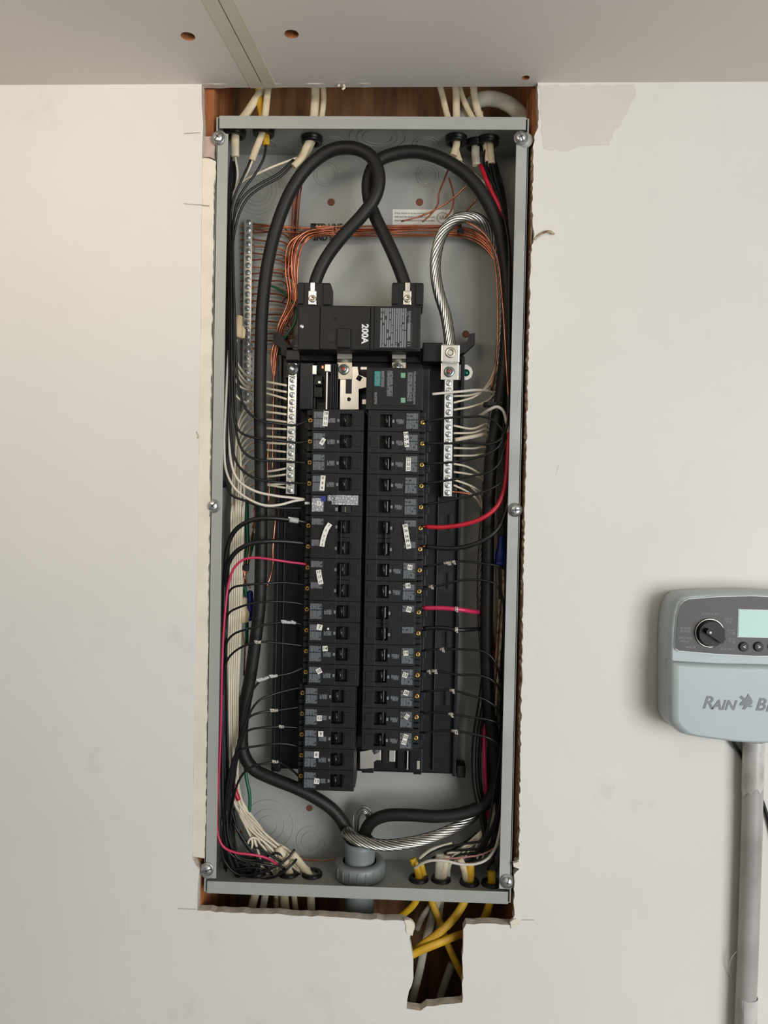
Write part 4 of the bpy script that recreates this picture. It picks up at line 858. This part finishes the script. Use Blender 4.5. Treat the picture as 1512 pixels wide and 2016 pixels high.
low_black = [('L6a', '604,1028,34 578,1024,28 532,1020,18 492,1025,16 464,1043,17 449,1072,20 443,1115,24 440,1250,26 438,1450,26 440,1600,28 452,1690,32 476,1738,40', 2.9, 'thick black wire into the upper pole of the curved-strip breaker', ((577, 1026, 19),)),
             ('L6b', '602,1070,34 562,1066,26 522,1066,18 486,1073,16 461,1090,17 448,1115,20 444,1160,26 442,1300,28 442,1500,28 449,1620,32 466,1700,36 490,1740,44', 2.9, 'thick black wire into the lower pole of the curved-strip breaker', ()),
             ('L7b', '604,1152,34 560,1147,28 520,1149,18 482,1152,16 457,1158,18 447,1180,22 446,1300,26 448,1450,28 452,1600,32 468,1690,38 500,1735,46', 1.4, 'black wire into the lower pole of the seventeen-tagged breaker', ()),
             ('L8', '604,1191,34 575,1186,28 535,1184,18 502,1187,16 470,1196,17 450,1208,20 443,1240,24 442,1400,26 445,1560,28 455,1660,32 475,1700,38 520,1735,46', 1.4, 'black wire to the unnumbered breaker above the seven-tagged one', ()),
             ('L9', '604,1232,34 578,1226,26 545,1226,20 510,1233,16 482,1240,16 461,1248,18 448,1262,20 443,1290,24 441,1420,27 443,1580,30 452,1670,36 480,1715,42 510,1725,46', 1.4, 'black wire to the seven-tagged breaker with a long spiral marker', ((566, 1224, 20), (577, 1228, 8))),
             ('L10', '602,1272,34 560,1267,24 516,1264,17 482,1271,16 457,1287,17 445,1306,20 440,1350,24 439,1500,27 444,1610,30 455,1680,36 486,1700,42 515,1715,46', 1.4, 'black wire to the fourteen-tagged breaker with a folded marker over the thick cable', ((509, 1262, 12),)),
             ('L11', '600,1313,34 572,1325,28 532,1333,20 512,1341,17 496,1362,16 486,1395,16 478,1432,17 464,1490,20 452,1560,24 445,1630,30 450,1690,36 480,1712,42', 1.4, 'black wire to the ten-tagged breaker wrapped with a striped marker', ((522, 1335, 22), (538, 1330, 14))),
             ('L12', '598,1352,34 562,1360,28 532,1369,22 509,1380,17 495,1398,16 485,1422,16 474,1462,18 460,1520,22 450,1600,28 448,1670,34 470,1705,40', 1.4, 'black wire to the unnumbered breaker below the ten-tagged one', ()),
             ('L13', '597,1391,34 548,1398,26 512,1403,18 491,1412,16 479,1436,16 466,1480,18 453,1540,22 444,1610,28 446,1680,34 465,1715,40', 1.4, 'black wire to the twelve-tagged breaker with a square marker', ((543, 1398, 14),)),
             ('L14', '596,1433,34 562,1431,26 522,1432,18 492,1437,16 475,1450,16 462,1490,18 451,1550,22 442,1630,28 446,1700,36', 1.4, 'black wire with a small round marker, into the breaker below the twelve-tagged one', ((557, 1433, 9),)),
             ('L15', '594,1471,34 567,1465,26 542,1464,22 507,1469,18 482,1473,16 465,1483,17 454,1512,19 445,1570,24 438,1640,30 442,1710,38', 1.4, 'black wire without a marker, second lowest in the bank of curved wires', ()),
             ('L16', '592,1532,40 572,1514,34 547,1500,22 522,1503,17 500,1508,16 481,1521,16 469,1540,18 462,1562,22 454,1610,28 450,1680,36', 1.4, 'lowest curved black wire, its pale marker hanging at the corner of the bus assembly', ((544, 1502, 12),))]
for k, s, r, l, tg in low_black:
    wire(l, s, r, tags=tg, tagm='sleeve_white' if k in ('L6a', 'L9', 'L11') else 'tag_print', k=5)
wire('thin pink-red wire down the flange, curving into the seventeen-tagged breaker', '606,1111,30 572,1107,26 532,1101,17 502,1098,14 479,1102,13 461,1118,13 450,1150,14 443,1205,14 438,1280,14 436,1360,14 434,1450,15 431,1520,16 427,1600,18 429,1643,18 440,1667,18 462,1678,19 492,1682,22 522,1688,28 546,1701,36', 1.55, 'pink_red_insulation', 'red_wire', bare=3)
for i, s in enumerate(('444,1480,34 450,1560,36 448,1640,38 452,1690,42 480,1730,48', '470,1470,30 456,1530,32 447,1590,34 437,1650,34 446,1690,36 476,1700,36 505,1712,38 522,1728,44',
                       '462,1500,36 452,1580,36 455,1650,36 438,1690,34 455,1710,34 500,1708,36 535,1718,40', '480,1440,26 466,1500,28 458,1570,30 450,1650,34 445,1715,40', '458,1600,40 470,1680,44 510,1690,44 548,1680,44 570,1705,46', '436,1560,36 440,1640,38 460,1705,40 500,1730,36 550,1722,34 575,1702,40 585,1690,48', '446,1590,26 450,1650,26 470,1690,28 510,1700,30 545,1706,36', '440,1600,30 446,1670,30 480,1696,32 530,1694,34 562,1712,40', '452,1580,34 470,1640,36 496,1680,38 520,1702,40 540,1728,46', '436,1610,24 440,1690,26 470,1722,30 520,1716,32 566,1690,40 580,1672,46', '460,1590,40 478,1650,40 520,1676,42 560,1700,44 590,1722,48', '444,1560,40 442,1660,42 462,1716,42 515,1740,44', '458,1620,30 490,1668,32 506,1690,34 500,1716,38 484,1738,44')):
    wire('black wire in the dark tangle at the bottom corner below the ground bar', s, 1.5, group='black wires tangled at the bottom corner')
# pale neutral wires on the bar with the hex bolt
stubs = [(759, 752), (772, 765), (786, 775), (803, 797), (816, 811), (831, 826), (845, 843), (862, 859), (874, 872), (890, 886), (904, 903), (922, 928), (934, 938), (952, 954), (961, 955)]
for i, (y1, y0) in enumerate(stubs):
    lab = 'pale neutral wire, %s from the top on the hex-bolt neutral bar' % ORD[i]
    if i < 3:
        s = '565,%d,49 527,%d,56 500,%d,60 482,%d,62 467,%d,60 458,%d,56 456,620,52 456,500,48 458,420,42 464,370,36 %s' % (y1, y0, y0 - 5, y0 - 16, y0 - 38, y0 - 70, ('468,345,33 463,308,31', '484,345,32 497,316,28', '520,336,38 586,310,42')[i])
    else:
        xa = 456 + (i * 5 % 12) * 2.1; dd = 40 + (i * 7) % 14
        s = '565,%d,49 527,%d,56 503,%d,60 484,%d,62 470,%d,64 %f,%d,%d %f,1060,%d %f,1200,%d %f,1350,%d %f,1460,%d %d,1570,%d %d,1630,%d %d,1672,%d %d,1712,%d' % (
            y1, y0, y0 - 2, y0 + 8, y0 + 34, xa + 1, min(y0 + 100, 1000), dd, xa - 1, dd, xa - 4, dd, xa - 9, dd, xa - 8, dd, 458 + (i % 5) * 4, 60 + i % 4, 484 + (i * 7 % 11) * 3, 50 + i % 5 * 2, 522 + (i * 5 % 11) * 4.4, 48 + i % 5 * 2, 540 + (i * 5 % 11) * 7, 48 + i % 3)
    wire(lab, s, 1.45, 'white_insulation', 'neutral_wire', group='neutral wires on the hex-bolt bar', k=5)
wire('pale wire looping back on itself among the bottom corner tangle', '470,1600,50 486,1632,44 497,1660,40 491,1676,40 487,1664,38 494,1650,38 506,1651,42 512,1660,46', 1.4, 'white_insulation', 'neutral_wire')
wire('short pale wire dropping past the red wire end at the bottom corner', '500,1650,42 512,1690,42 518,1722,44', 1.6, 'white_insulation', 'neutral_wire')
for i, (s, l, r) in enumerate((('548,1668,48 560,1695,46 570,1722,46 560,1752,48 562,1800,50 566,1860,52', 'wide pale sheathed cable rising through the bottom gap, nearest the conduit hub but one', 5.6), ('575,1680,50 596,1706,48 612,1730,48 612,1768,50 616,1860,54', 'pale sheathed cable rising through the bottom gap, nearest the conduit hub', 5.0),
                               ('520,1700,46 512,1730,46 500,1770,50 484,1840,54', 'pale sheathed cable rising through the bottom gap, nearest the stud', 5.2), ('530,1712,48 526,1740,48 520,1775,52 508,1850,56', 'yellowish sheathed cable in the bottom gap, second from the stud', 4.4), ('548,1712,50 545,1745,50 544,1790,56 546,1850,58', 'brownish sheathed cable in the bottom gap, between the yellowish and the wide one', 3.8), ('590,1700,50 580,1740,50 582,1790,54 600,1850,58', 'narrow pale sheathed cable in the bottom gap, beside the wide one', 3.6))):
    nm(l, s, r, 'sheath_white' if i < 3 or i == 5 else 'joint_paper' if i == 3 else 'torn_paper')
for lab, px, d in (('black cable bushing at the bottom nearest the stud', 505, 48), ('black cable bushing at the bottom round the wide pale cable', 568, 48), ('black cable bushing at the bottom nearest the conduit hub', 614, 48)): bushing(lab, px, d, .0125, True, .004)
# green wires
wire('green wire arching beside the copper bundle next to the main breaker', '522,561,76 540,565,74 560,577,72 576,594,70 583,614,70 580,636,70 568,655,70 556,672,72 547,700,76', 1.6, 'green_insulation', 'green_wire')
wire('thick green wire running down behind the pale wires', '485,985,66 486,1040,64 487,1075,62 484,1105,60 479,1130,58 476,1160,58 474,1190,60', 3.0, 'green_insulation', 'green_wire')
wire('second green wire slanting past the zip tie', '502,1050,62 495,1080,60 487,1110,58 480,1140,58 484,1170,58 486,1220,60 486,1268,62', 2.2, 'green_insulation', 'green_wire')
wire('green wire looping out beside the thick cable near the bottom', '482,1480,66 484,1525,64 490,1555,62 492,1580,62 488,1605,62 480,1590,64 470,1578,66', 2.2, 'green_insulation', 'green_wire')
wire('green wire running beside the copper behind the neutral bar', '540,760,78 538,820,76 536,870,74 538,930,74 534,970,76', 1.6, 'green_insulation', 'green_wire')
# copper
CG = 'bare copper wires of the tied bundle'
for i in range(9):
    y = 443 + (i % 5) * 5.2; d = 84 - (i // 5) * 5 - (i % 3); rnd = random.Random(i)
    j = [rnd.uniform(-2.2, 2.2) for _ in range(8)]
    wire('bare copper wire in the tied bundle crossing below the crossed black cables', '%d,%f,%d 615,%f,%d 680,%f,%d 760,%f,%d 830,%f,%d 900,%f,%d 940,%f,%d 968,%f,%d 985,%f,%d 994,620,%d 990,760,%d' % (
        500 if i < 3 else 590, y - 2 if i < 3 else y + 16, d, y + 4 + j[0], d - 6, y + 2 + j[1], d - 6, y + 2 + j[2], d - 6, y + 2 + j[3], d - 6, y + 3 + j[4], d - 5, y + 14 + j[5], d - 6, y + 40, d - 8, y + 88, d - 10, d - 10, d - 8),
        1.0, 'copper', 'copper_wire', group=CG, n=6, k=6)
for i, (x0, x1, x2, d) in enumerate(((604, 574, 548, 60), (600, 562, 542, 62), (596, 568, 546, 66), (606, 580, 552, 64), (598, 576, 550, 70), (610, 586, 556, 68), (612, 583, 553, 72))):
    wire('bare copper wire bending down out of the tied bundle towards the corner clip', '660,%d,%d 630,%d,%d %d,%d,%d %d,%d,%d %d,530,%d %d,590,%d %d,640,%d %d,672,%d %d,700,%d 539,760,%d 537,840,%d 536,930,%d' % (
        447 + i * 2, d + 4, 450 + i * 2, d, x0 - 4, 458 + i * 2, d, x1 + 6, 478 + i * 3, d - 2, x1, d - 2, x1 + (4 - i) * 2, d, x2 + 6, d, x2 - 2, d + 6, x2 - 8, d + 8, d + 10, d + 10, d + 10), 0.95, 'copper', 'copper_wire', group='copper wires bending to the corner clip', n=6, k=6)
for i, (x, d) in enumerate(((577, 86), (581, 84), (585, 86), (589, 82), (582, 90))):
    wire('dark bare copper wire dropping behind the thick black loop to the tied bundle', '%d,338,%d %d,370,%d %d,400,%d %d,430,%d %d,470,%d %d,520,%d' % (x + 12 - i, d - 26, x + 4, d - 8, x, d, x - 2, d, x - 4, d, x - 8 - 2 * i, d), 1.0, 'aged_copper', 'copper_wire', group='dark copper wires behind the loop', n=6)
for i in range(19):
    y = 445 + i * 13.4; rnd = random.Random(i + 50); e = y + rnd.uniform(-3, 4)
    wire('short bare copper wire landed on the long ground bar behind the thick cable', '474,%f,90 482,%f,88 500,%f,87 530,%f,86 556,%f,84 %d,%f,80 %d,%f,76' % (y + 1, y, y, e, e + rnd.uniform(0, 6), 570 + i % 4 * 3, e + 18, 568 - i % 4 * 4, min(e + 60, 668)), 1.0, 'aged_copper' if i % 3 else 'copper', 'copper_wire', group='copper wires landed on the ground bar', n=6)
wire('single bright copper wire hanging straight down past the neutral bar foot', '545,890,70 544,960,68 543,1010,66 540,1045,64 537,1080,64 537,1110,66 532,1135,68 525,1156,66', 1.1, 'copper', 'copper_wire')
wire('kinked copper wire beside the thick cable below the neutral bar', '530,860,72 526,920,70 530,960,68 528,990,68', 1.0, 'copper', 'copper_wire')
for i, s in enumerate(('472,1045,58 478,1070,56 474,1100,54 480,1120,52 482,1135,52 488,1150,50', '476,1040,60 481,1075,57 477,1098,55 484,1118,53 478,1150,52 476,1172,54', '500,1000,64 502,1030,60 494,1060,58 490,1090,56 486,1115,54 487,1128,54', '504,1010,66 498,1048,60 492,1075,58 487,1112,56 483,1140,54 493,1158,52', '494,970,66 500,990,64 503,1012,64 497,1040,62', '484,915,66 476,930,64 470,948,62 469,962,62', '482,972,62 488,980,60 494,990,60', '476,1240,58 480,1258,56 482,1275,56 480,1330,58', '464,1330,60 463,1365,58')):
    wire('bright bare copper wire end in the bundle round the zip tie', s, 0.95, 'copper', 'copper_wire', group='copper ends round the zip tie', n=6)
wire('bare copper wire crossing the back above the bottom wall to the conduit hub', '568,1683,82 600,1692,80 640,1694,76 672,1688,70', 0.9, 'copper', 'copper_wire')
wire('bare copper wire glinting in the bottom corner tangle', '452,1648,56 462,1640,54 470,1632,56 478,1640,60', 1.0, 'copper', 'copper_wire')

# ================================================================== WIRES, STRANDED CABLE SIDE
wire('lone copper wire slanting down in front beside the flange', '880,432,60 920,438,46 955,462,40 978,505,34 988,580,28 996,700,24 1003,830,24 1006,900,30', 1.0, 'copper', 'copper_wire', n=6)
wire('second copper wire following the thick cable beside the flange', '930,452,70 962,480,66 976,530,60 980,640,58 976,720,60 966,770,64', 1.0, 'copper', 'copper_wire', n=6)
for s_, m_, l_ in (('884,330,60 874,355,70 864,382,76 862,402,78 850,420,80 832,437,80', 'aged_copper', 'dark copper wire kinking down in front of the warning sticker'), ('884,350,66 891,375,74 893,395,78 888,415,80 876,430,80', 'aged_copper', 'dark copper wire dropping at the end of the warning sticker'), ('918,366,58 895,388,66 866,408,74 830,425,78 790,436,80', 'copper', 'bright copper wire slanting across the warning sticker'), ('938,392,56 922,412,66 906,428,76 880,440,80', 'copper', 'short copper wire slanting above the stranded cable arch')):
    wire(l_, s_, 1.0, m_, 'copper_wire', n=6)
def down(i, y): return ' %d,%d,68 %d,%d,70 %d,1300,70 %d,1480,66 %d,1600,56 %d,1690,48' % (966 + i % 3 * 3, y + 26, 970 + i % 4 * 3, max(y + 120, 1080), 974 + i % 4 * 2, 978 + i % 3 * 2, 962 + i % 4 * 4, 880 + (i * 37) % 100)
rw = [('893,780,50 930,777,56 958,764,62 975,738,66 984,690,70 990,560,70 992,450,62 975,370,52 962,324,46', 1.4), ('893,793,50 938,779,58 963,752,64 979,710,68 990,600,70 994,470,64 972,366,52 958,322,48', 1.4), ('893,807,50 930,800,56 964,786,64 982,750,70 992,640,72 994,500,68 968,380,56 908,320,44', 1.4),
      ('893,838,50 930,844,56 960,836,62', 1.4), ('893,853,50 930,852,56 960,846,62', 1.4), ('896,866,48 930,860,52 958,857,60', 2.6), ('893,882,50 930,883,56 958,882,62', 1.4), ('893,897,50 930,897,56 957,896,62', 1.4), ('893,913,50 920,919,56 946,934,62', 1.4), ('893,929,50 930,935,56 950,944,62', 1.4), ('893,944,50 930,958,56 950,972,62', 1.4), ('893,955,50 920,968,56 940,984,60 950,1002,64', 1.3)]
for i, (s, r) in enumerate(rw):
    if i >= 3: s += down(i, int(float(s.split()[-1].split(',')[1])))
    wire(('thick printed white cable' if r > 2 else 'pale neutral wire') + ', %s from the top below the stranded cable lug' % ORD[i + 1], s, r, 'white_insulation', 'neutral_wire', group='neutral wires below the lug')
wire('white wire lying across the front of the neutral bar below the stranded cable lug', '851,776,34 880,773,36 905,771,42 940,768,52 968,772,60 980,786,66 985,830,70', 1.7, 'bright_white_insulation', 'white_wire')
wire('white wire humping up over the black wires beside the flange', '940,821,56 950,815,40 964,806,26 979,801,21 990,808,20 997,830,20 1001,862,22 1003,920,28', 1.9, 'bright_white_insulation', 'white_wire')
wire('bare copper wire tip at the foot of the neutral bar below the lug', '890,968,50 908,970,50 926,973,50', 1.5, 'copper', 'copper_wire')
wire('dull wire curling down from the foot of the neutral bar below the lug', '926,958,58 944,976,58 950,1000,60 951,1040,62', 1.2, 'sheath_grey', 'grey_wire')
rb = [('R1', '834,831,30 880,823,24 920,821,20 946,820,18 969,826,17 986,843,17 998,866,19 1003,905,24 1002,1000,30 1000,1120,34', 1.45, 'unnumbered breaker below the green-square module', ()),
      ('R2', '834,873,30 880,873,24 930,872,20 966,874,18 986,864,17 996,845,18 1000,815,20 1002,740,26 1002,600,30 1000,470,30 975,370,36 952,320,44 957,288,48', 1.45, 'twenty-four-tagged breaker', ()),
      ('R3', '834,913,30 890,910,24 930,903,20 961,893,18 981,880,17 993,855,18 998,825,22 1000,740,30 1000,600,34 998,460,34 970,360,40 960,290,48', 1.45, 'breaker with the torn strip', ()),
      ('R4', '834,953,30 880,946,24 930,937,20 961,930,18 981,915,17 991,890,18 997,860,22 999,780,34 998,620,38 994,460,38 962,356,44 958,290,48', 1.45, 'fourth breaker below the green-square module', ()),
      ('R5', '834,994,30 880,986,24 930,975,20 961,965,18 986,950,18 999,932,20 1003,890,26 1004,800,34', 1.45, 'unnumbered breaker just above the thick red wire', ()),
      ('R7', '834,1116,30 880,1108,23 910,1105,20 946,1109,18 985,1116,18 1000,1130,22 1002,1200,28 998,1350,30 992,1500,32 985,1620,36 970,1700,42', 1.4, 'sixteen-tagged breaker with a crumpled marker', ((882, 1106, 14), (890, 1103, 8))),
      ('R8', '834,1156,30 870,1152,24 905,1143,20 950,1142,18 975,1150,18 988,1172,20 992,1250,24 990,1400,28 986,1550,32 976,1680,40', 1.4, 'eighteen-tagged breaker with a short marker', ((848, 1155, 9),)),
      ('R10', '834,1280,30 870,1278,24 920,1279,19 955,1284,17 975,1304,17 985,1340,19 989,1420,24 988,1560,30 962,1680,40', 1.4, 'nineteen-tagged breaker with a pale marker', ((872, 1278, 9),)),
      ('R11', '834,1322,30 860,1321,26 900,1328,20 945,1330,17 970,1340,17 985,1362,20 990,1450,26 984,1580,32 950,1680,42', 1.4, 'twenty-three-tagged breaker with a forked marker', ((854, 1323, 12), (846, 1326, 7))),
      ('R12', '834,1361,30 890,1359,22 920,1367,19 960,1380,17 984,1404,20 990,1480,26 980,1600,34 940,1680,44', 1.4, 'breaker below the twenty-three-tagged one', ((890, 1360, 9),)),
      ('R13', '834,1405,30 858,1402,26 895,1407,20 930,1412,18 965,1418,17 985,1428,20 990,1500,28 975,1620,36 930,1690,46', 1.4, 'second lowest breaker of the column below the green-square module', ((886, 1405, 10),)),
      ('R14', '834,1443,30 860,1439,26 895,1439,20 930,1445,18 960,1452,17 980,1466,20 988,1530,28 968,1640,38 920,1700,46', 1.4, 'two-line sticker breaker at the foot of its column', ((897, 1440, 12),))]
for k, s, r, l, tg in rb: wire('black wire to the ' + l, s, r, tags=tg, k=5)
wire('thick red wire dropping from the top corner and sweeping into the twisted-strip breaker', '838,1037,28 872,1038,24 920,1031,18 950,1020,15 976,1000,14 991,970,14 998,925,15 1001,870,18 1005,800,34 1006,640,48 1004,520,48 997,450,40 984,410,34 962,365,36 946,325,44', 2.75, 'red_insulation', 'red_wire', bare=5)
wire('thick black wire sweeping under the red one into the twisted-strip breaker', '838,1076,28 880,1080,24 920,1076,18 955,1062,15 981,1040,15 996,1008,16 1003,960,20 1005,860,30 1004,700,34 1003,540,36 996,440,38 975,350,44 962,290,50', 2.75, 'black_insulation', 'black_wire', bare=5)
wire('short pink-red wire running under the thick cable from the twenty-tagged breaker', '834,1197,28 868,1197,22 905,1200,20 930,1204,30 948,1208,52 964,1230,66 972,1300,68 962,1380,64 954,1430,56 954,1500,50 957,1560,54 962,1630,56 966,1690,52', 2.75, 'pink_red_insulation', 'red_wire', tags=((900, 1200, 6),), bare=4)
wire('black wire with a square marker from the lower pole of the twenty-tagged breaker', '834,1237,28 868,1236,22 905,1240,20 930,1239,30 948,1240,52 966,1262,66 976,1340,68 966,1420,66 962,1520,62 968,1640,56', 2.6, tags=((900, 1239, 6),), bare=4)
for i, (x, d) in enumerate(((1001, 46), (998, 50), (1003, 54), (995, 56), (1000, 62))):
    wire('black wire packed between the thick cable and the flange', '%d,288,48 %d,340,%d %d,390,%d %d,480,%d %d,640,%d %d,820,%d %d,1000,%d %d,1180,%d %d,1350,%d %d,1500,%d %d,1640,%d' % (957 + i * 2, 962 + i * 5, d, 982 + i * 3, d, x, d, x + 1, d, x, d, x - 1, d, x - 4, d, x - 7, d, x - 12, d, x - 22, d), 1.5, group='black wires packed along the flange')
for i, s in enumerate(('990,1080,40 991,1160,38 986,1260,38 978,1360,40 974,1420,42', '984,1180,50 978,1270,48 974,1340,48 970,1420,50', '988,1210,46 983,1300,46 982,1380,46')):
    wire('brownish wire showing in the dark gap beside the flange', s, 1.5, 'torn_paper', 'brown_wire', group='brownish wires beside the flange')
wire('tan wire beside the pink-red one near the bottom', '950,1372,52 956,1400,52 964,1440,52 970,1480,52 973,1520,54', 2.0, 'sheath_grey', 'tan_wire')
for i, (dx, d, r) in enumerate(((0, 46, 3.2), (6, 50, 2.6), (12, 56, 2.0))):
    wire('black wire bowing out beside the pink-red one near the bottom, %s of three' % ORD[i], '%d,1330,%d %d,1385,%d %d,1440,%d %d,1500,%d %d,1550,%d %d,1590,%d %d,1650,%d' % (952 + dx / 2, d + 12, 945 + dx, d, 936 + dx, d, 932 + dx, d, 935 + dx, d, 944 + dx, d, 955 + dx, d), r)
wire('long thin black wire slanting in front of the bottom corner tangle', '989,1440,22 984,1490,20 976,1540,20 968,1590,22 958,1640,26 944,1668,34 930,1690,44', 1.6)
wire('bright white wire curving from the flange to the yellow cable at the bottom', '992,1560,26 989,1600,23 983,1640,21 974,1672,20 958,1692,19 935,1701,19 905,1701,20 878,1695,22 850,1694,26 830,1700,32 815,1710,40', 1.7, 'bright_white_insulation', 'white_wire')
wire('thin pink wire above the bright white one at the bottom', '990,1655,40 970,1672,36 945,1683,34 910,1688,34 870,1692,38 845,1696,44', 1.0, 'pink_insulation', 'pink_wire')
for i, (s, m, r) in enumerate((('955,1630,52 940,1655,50 915,1672,48 880,1680,46', 'white_insulation', 1.5), ('960,1640,56 945,1662,52 905,1690,50 880,1705,50', 'white_insulation', 1.4), ('890,1660,52 850,1672,48 825,1690,46', 'white_insulation', 2.0))):
    wire('pale wire weaving through the bottom tangle beside the stranded cable', s, r, m, 'neutral_wire', group='pale wires in the bottom tangle')
for i, s in enumerate(('985,1600,40 960,1650,42 910,1662,46 860,1672,48 825,1690,50', '990,1620,36 970,1668,40 930,1672,44 880,1676,48', '985,1640,44 950,1676,46 900,1684,48 862,1705,50', '978,1600,50 975,1680,46 960,1712,46', '992,1600,46 985,1690,44 972,1725,44', '940,1640,60 900,1668,60 850,1690,56', '988,1560,56 980,1650,54 940,1690,52 905,1700,52')):
    wire('black wire in the dark tangle at the bottom corner beside the conduit hub', s, 1.5, group='black wires tangled beside the conduit hub')
# sheathed cables at the bottom
yl = [('812,1690,44 822,1715,44 826,1745,46 818,1775,48 800,1795,52 780,1808,60', 'sheath_yellow', 4.4, 'yellow sheathed cable curving away nearest the conduit hub'), ('828,1700,50 838,1740,50 850,1775,46 866,1815,40 882,1860,34 900,1900,34 915,1930,40', 'sheath_yellow', 4.2, 'yellow sheathed cable slanting down across the notch behind the others'),
      ('926,1700,42 924,1740,42 914,1775,36 892,1810,26 862,1838,20 830,1862,18 800,1884,22', 'sheath_yellow', 5.2, 'fat yellow sheathed cable sweeping down into the notch'), ('968,1715,40 968,1745,40 963,1780,42 952,1810,46 930,1832,36 900,1842,24 868,1855,16 836,1868,12 806,1882,12', 'sheath_yellow', 5.0, 'yellow sheathed cable lying in front across the notch'),
      ('866,1680,46 864,1720,46 862,1765,48 850,1810,52 836,1860,54 826,1910,54 814,1960,54 806,1995,54', 'sheath_grey', 5.2, 'long pale sheathed cable running down the notch'), ('876,1690,50 880,1730,50 850,1780,56 832,1805,58 820,1830,60', 'sheath_grey', 3.8, 'pale sheathed cable crossing behind the yellow ones below the box'),
      ('884,1700,52 872,1760,56 862,1830,62', 'sheath_grey', 3.4, 'narrow pale sheathed cable behind the long one'), ('890,1895,72 878,1930,72 868,1960,74 860,1990,76', 'sheath_grey', 5.0, 'grey sheathed cable deep in the foot of the notch')]
for s, m, r, l in yl: nm(l, s, r, m, .62)
nm('torn pale sheath end standing in the bottom bushing row', '905,1690,44 914,1712,42 918,1735,42', 4.2, 'sheath_white')
nm('pale sheath end beside the torn one in the bottom bushing row', '880,1684,48 876,1708,46 872,1735,46', 4.0, 'sheath_white')
for lab, px, d in (('black cable bushing of the yellow cable nearest the conduit hub', 824, 46), ('black cable bushing of the long pale cable', 868, 47), ('black cable bushing of the fat yellow cable', 924, 42), ('black cable bushing at the bottom nearest the flange', 967, 41)): bushing(lab, px, d, .0120, True, .004)

# ================================================================== CONNECTORS AND TIES
def wire_nut(label, px, py, d, m, h=30, r=.0068, tilt=0.0):
    wings = m != 'nut_blue'
    c = P(px, py, d); t = empty('wire_nut', c, label, 'wire connector'); k = h * .0006
    b = MB().lathe([(r * .9, -k / 2), (r, -k / 2 + .001), (r * .95, -k * .1), (r * .72, k * .05), (r * .55, k * .45), (r * .35, k * .5), (.0002, k * .51)], (0, 0, 0), 'z', 16).build('cap', m, t, local=True)
    w = MB()
    if not wings: w.lathe([(r * 1.02, -k * .5), (r * 1.12, -k * .48), (r * 1.12, -k * .38), (r * 1.0, -k * .36)], (0, 0, 0), 'z', 16, cap=False)
    else:
      for s in (-1, 1): w.prism([(s * r * .5, -k * .48), (s * r * 1.25, -k * .46), (s * r * 1.2, -k * .1), (s * r * .6, k * .1)], -.0012, .0012)
    w.build('wing' if wings else 'skirt', m, t, local=True); t.rotation_euler = (0, tilt, 0)
wire_nut('tan winged wire connector standing beside the ground bar', 468, 643, 40, 'nut_tan', 46, .0085, .12)
wire_nut('tan wire connector lower down beside the blue one', 478, 1200, 52, 'nut_tan', 52, .0075, .1)
wire_nut('blue wire connector against the thick cable beside the pale bundle', 492, 1192, 58, 'nut_blue', 62, .0065, 0)
wire_nut('blue wire connector beside the flange below the red wire', 986, 1084, 40, 'nut_blue', 62, .0070, .02)
wire('pale wire hanging from the tan connector beside the ground bar', '466,668,40 461,690,44 458,720,46 462,745,50 474,762,56 498,770,62', 1.4, 'white_insulation', 'neutral_wire')
wire('second pale wire hanging from the tan connector beside the ground bar', '463,668,42 458,700,46 456,750,48 464,778,54 478,790,58 502,796,64', 1.4, 'white_insulation', 'neutral_wire')
wire('red wire end showing under the dark tangle near the bottom', '462,1545,56 464,1560,54 470,1575,54', 3.0, 'red_insulation', 'red_wire')
def zip_tie(label, px, py, d, w, h, dep, ang=0.0):
    c = P(px, py, d); t = empty('zip_tie', c, label, 'cable tie'); W, H = w * .0006 / 2, h * .0006 / 2
    b = MB(); n = 16; vs = []
    for k in range(n):
        a = 2 * PI * k / n
        for s in (-1, 1): vs.append(Vector((W * math.copysign(abs(math.cos(a)) ** .6, math.cos(a)), dep * math.copysign(abs(math.sin(a)) ** .6, math.sin(a)), s * H)))
    b.add(vs, [(2 * k, 2 * ((k + 1) % n), 2 * ((k + 1) % n) + 1, 2 * k + 1) for k in range(n)]); b.build('strap', 'deep_black', t, local=True)
    MB().box(W * .6, W * 1.15, -dep * 1.2, -dep * .2, -H * 1.5, H * 1.5, .0006).build('lock_head', 'deep_black', t, local=True)
    t.rotation_euler = (0, ang, 0)
zip_tie('black zip tie round the copper ends beside the pink-red wire', 476, 1117, 50, 28, 9, .007)
zip_tie('black zip tie round the pale bundle low beside the flange', 452, 1332, 56, 26, 9, .010)
zip_tie('black zip tie at the start of the crossing copper bundle', 617, 452, 76, 22, 9, .008, PI / 2)
zip_tie('black zip tie on the copper bundle beside the stranded cable', 905, 452, 78, 22, 8, .007, PI / 2 - .2)
zip_tie('black zip tie on the thick cable where the wires leave the flange', 968, 797, 42, 34, 7, .011)
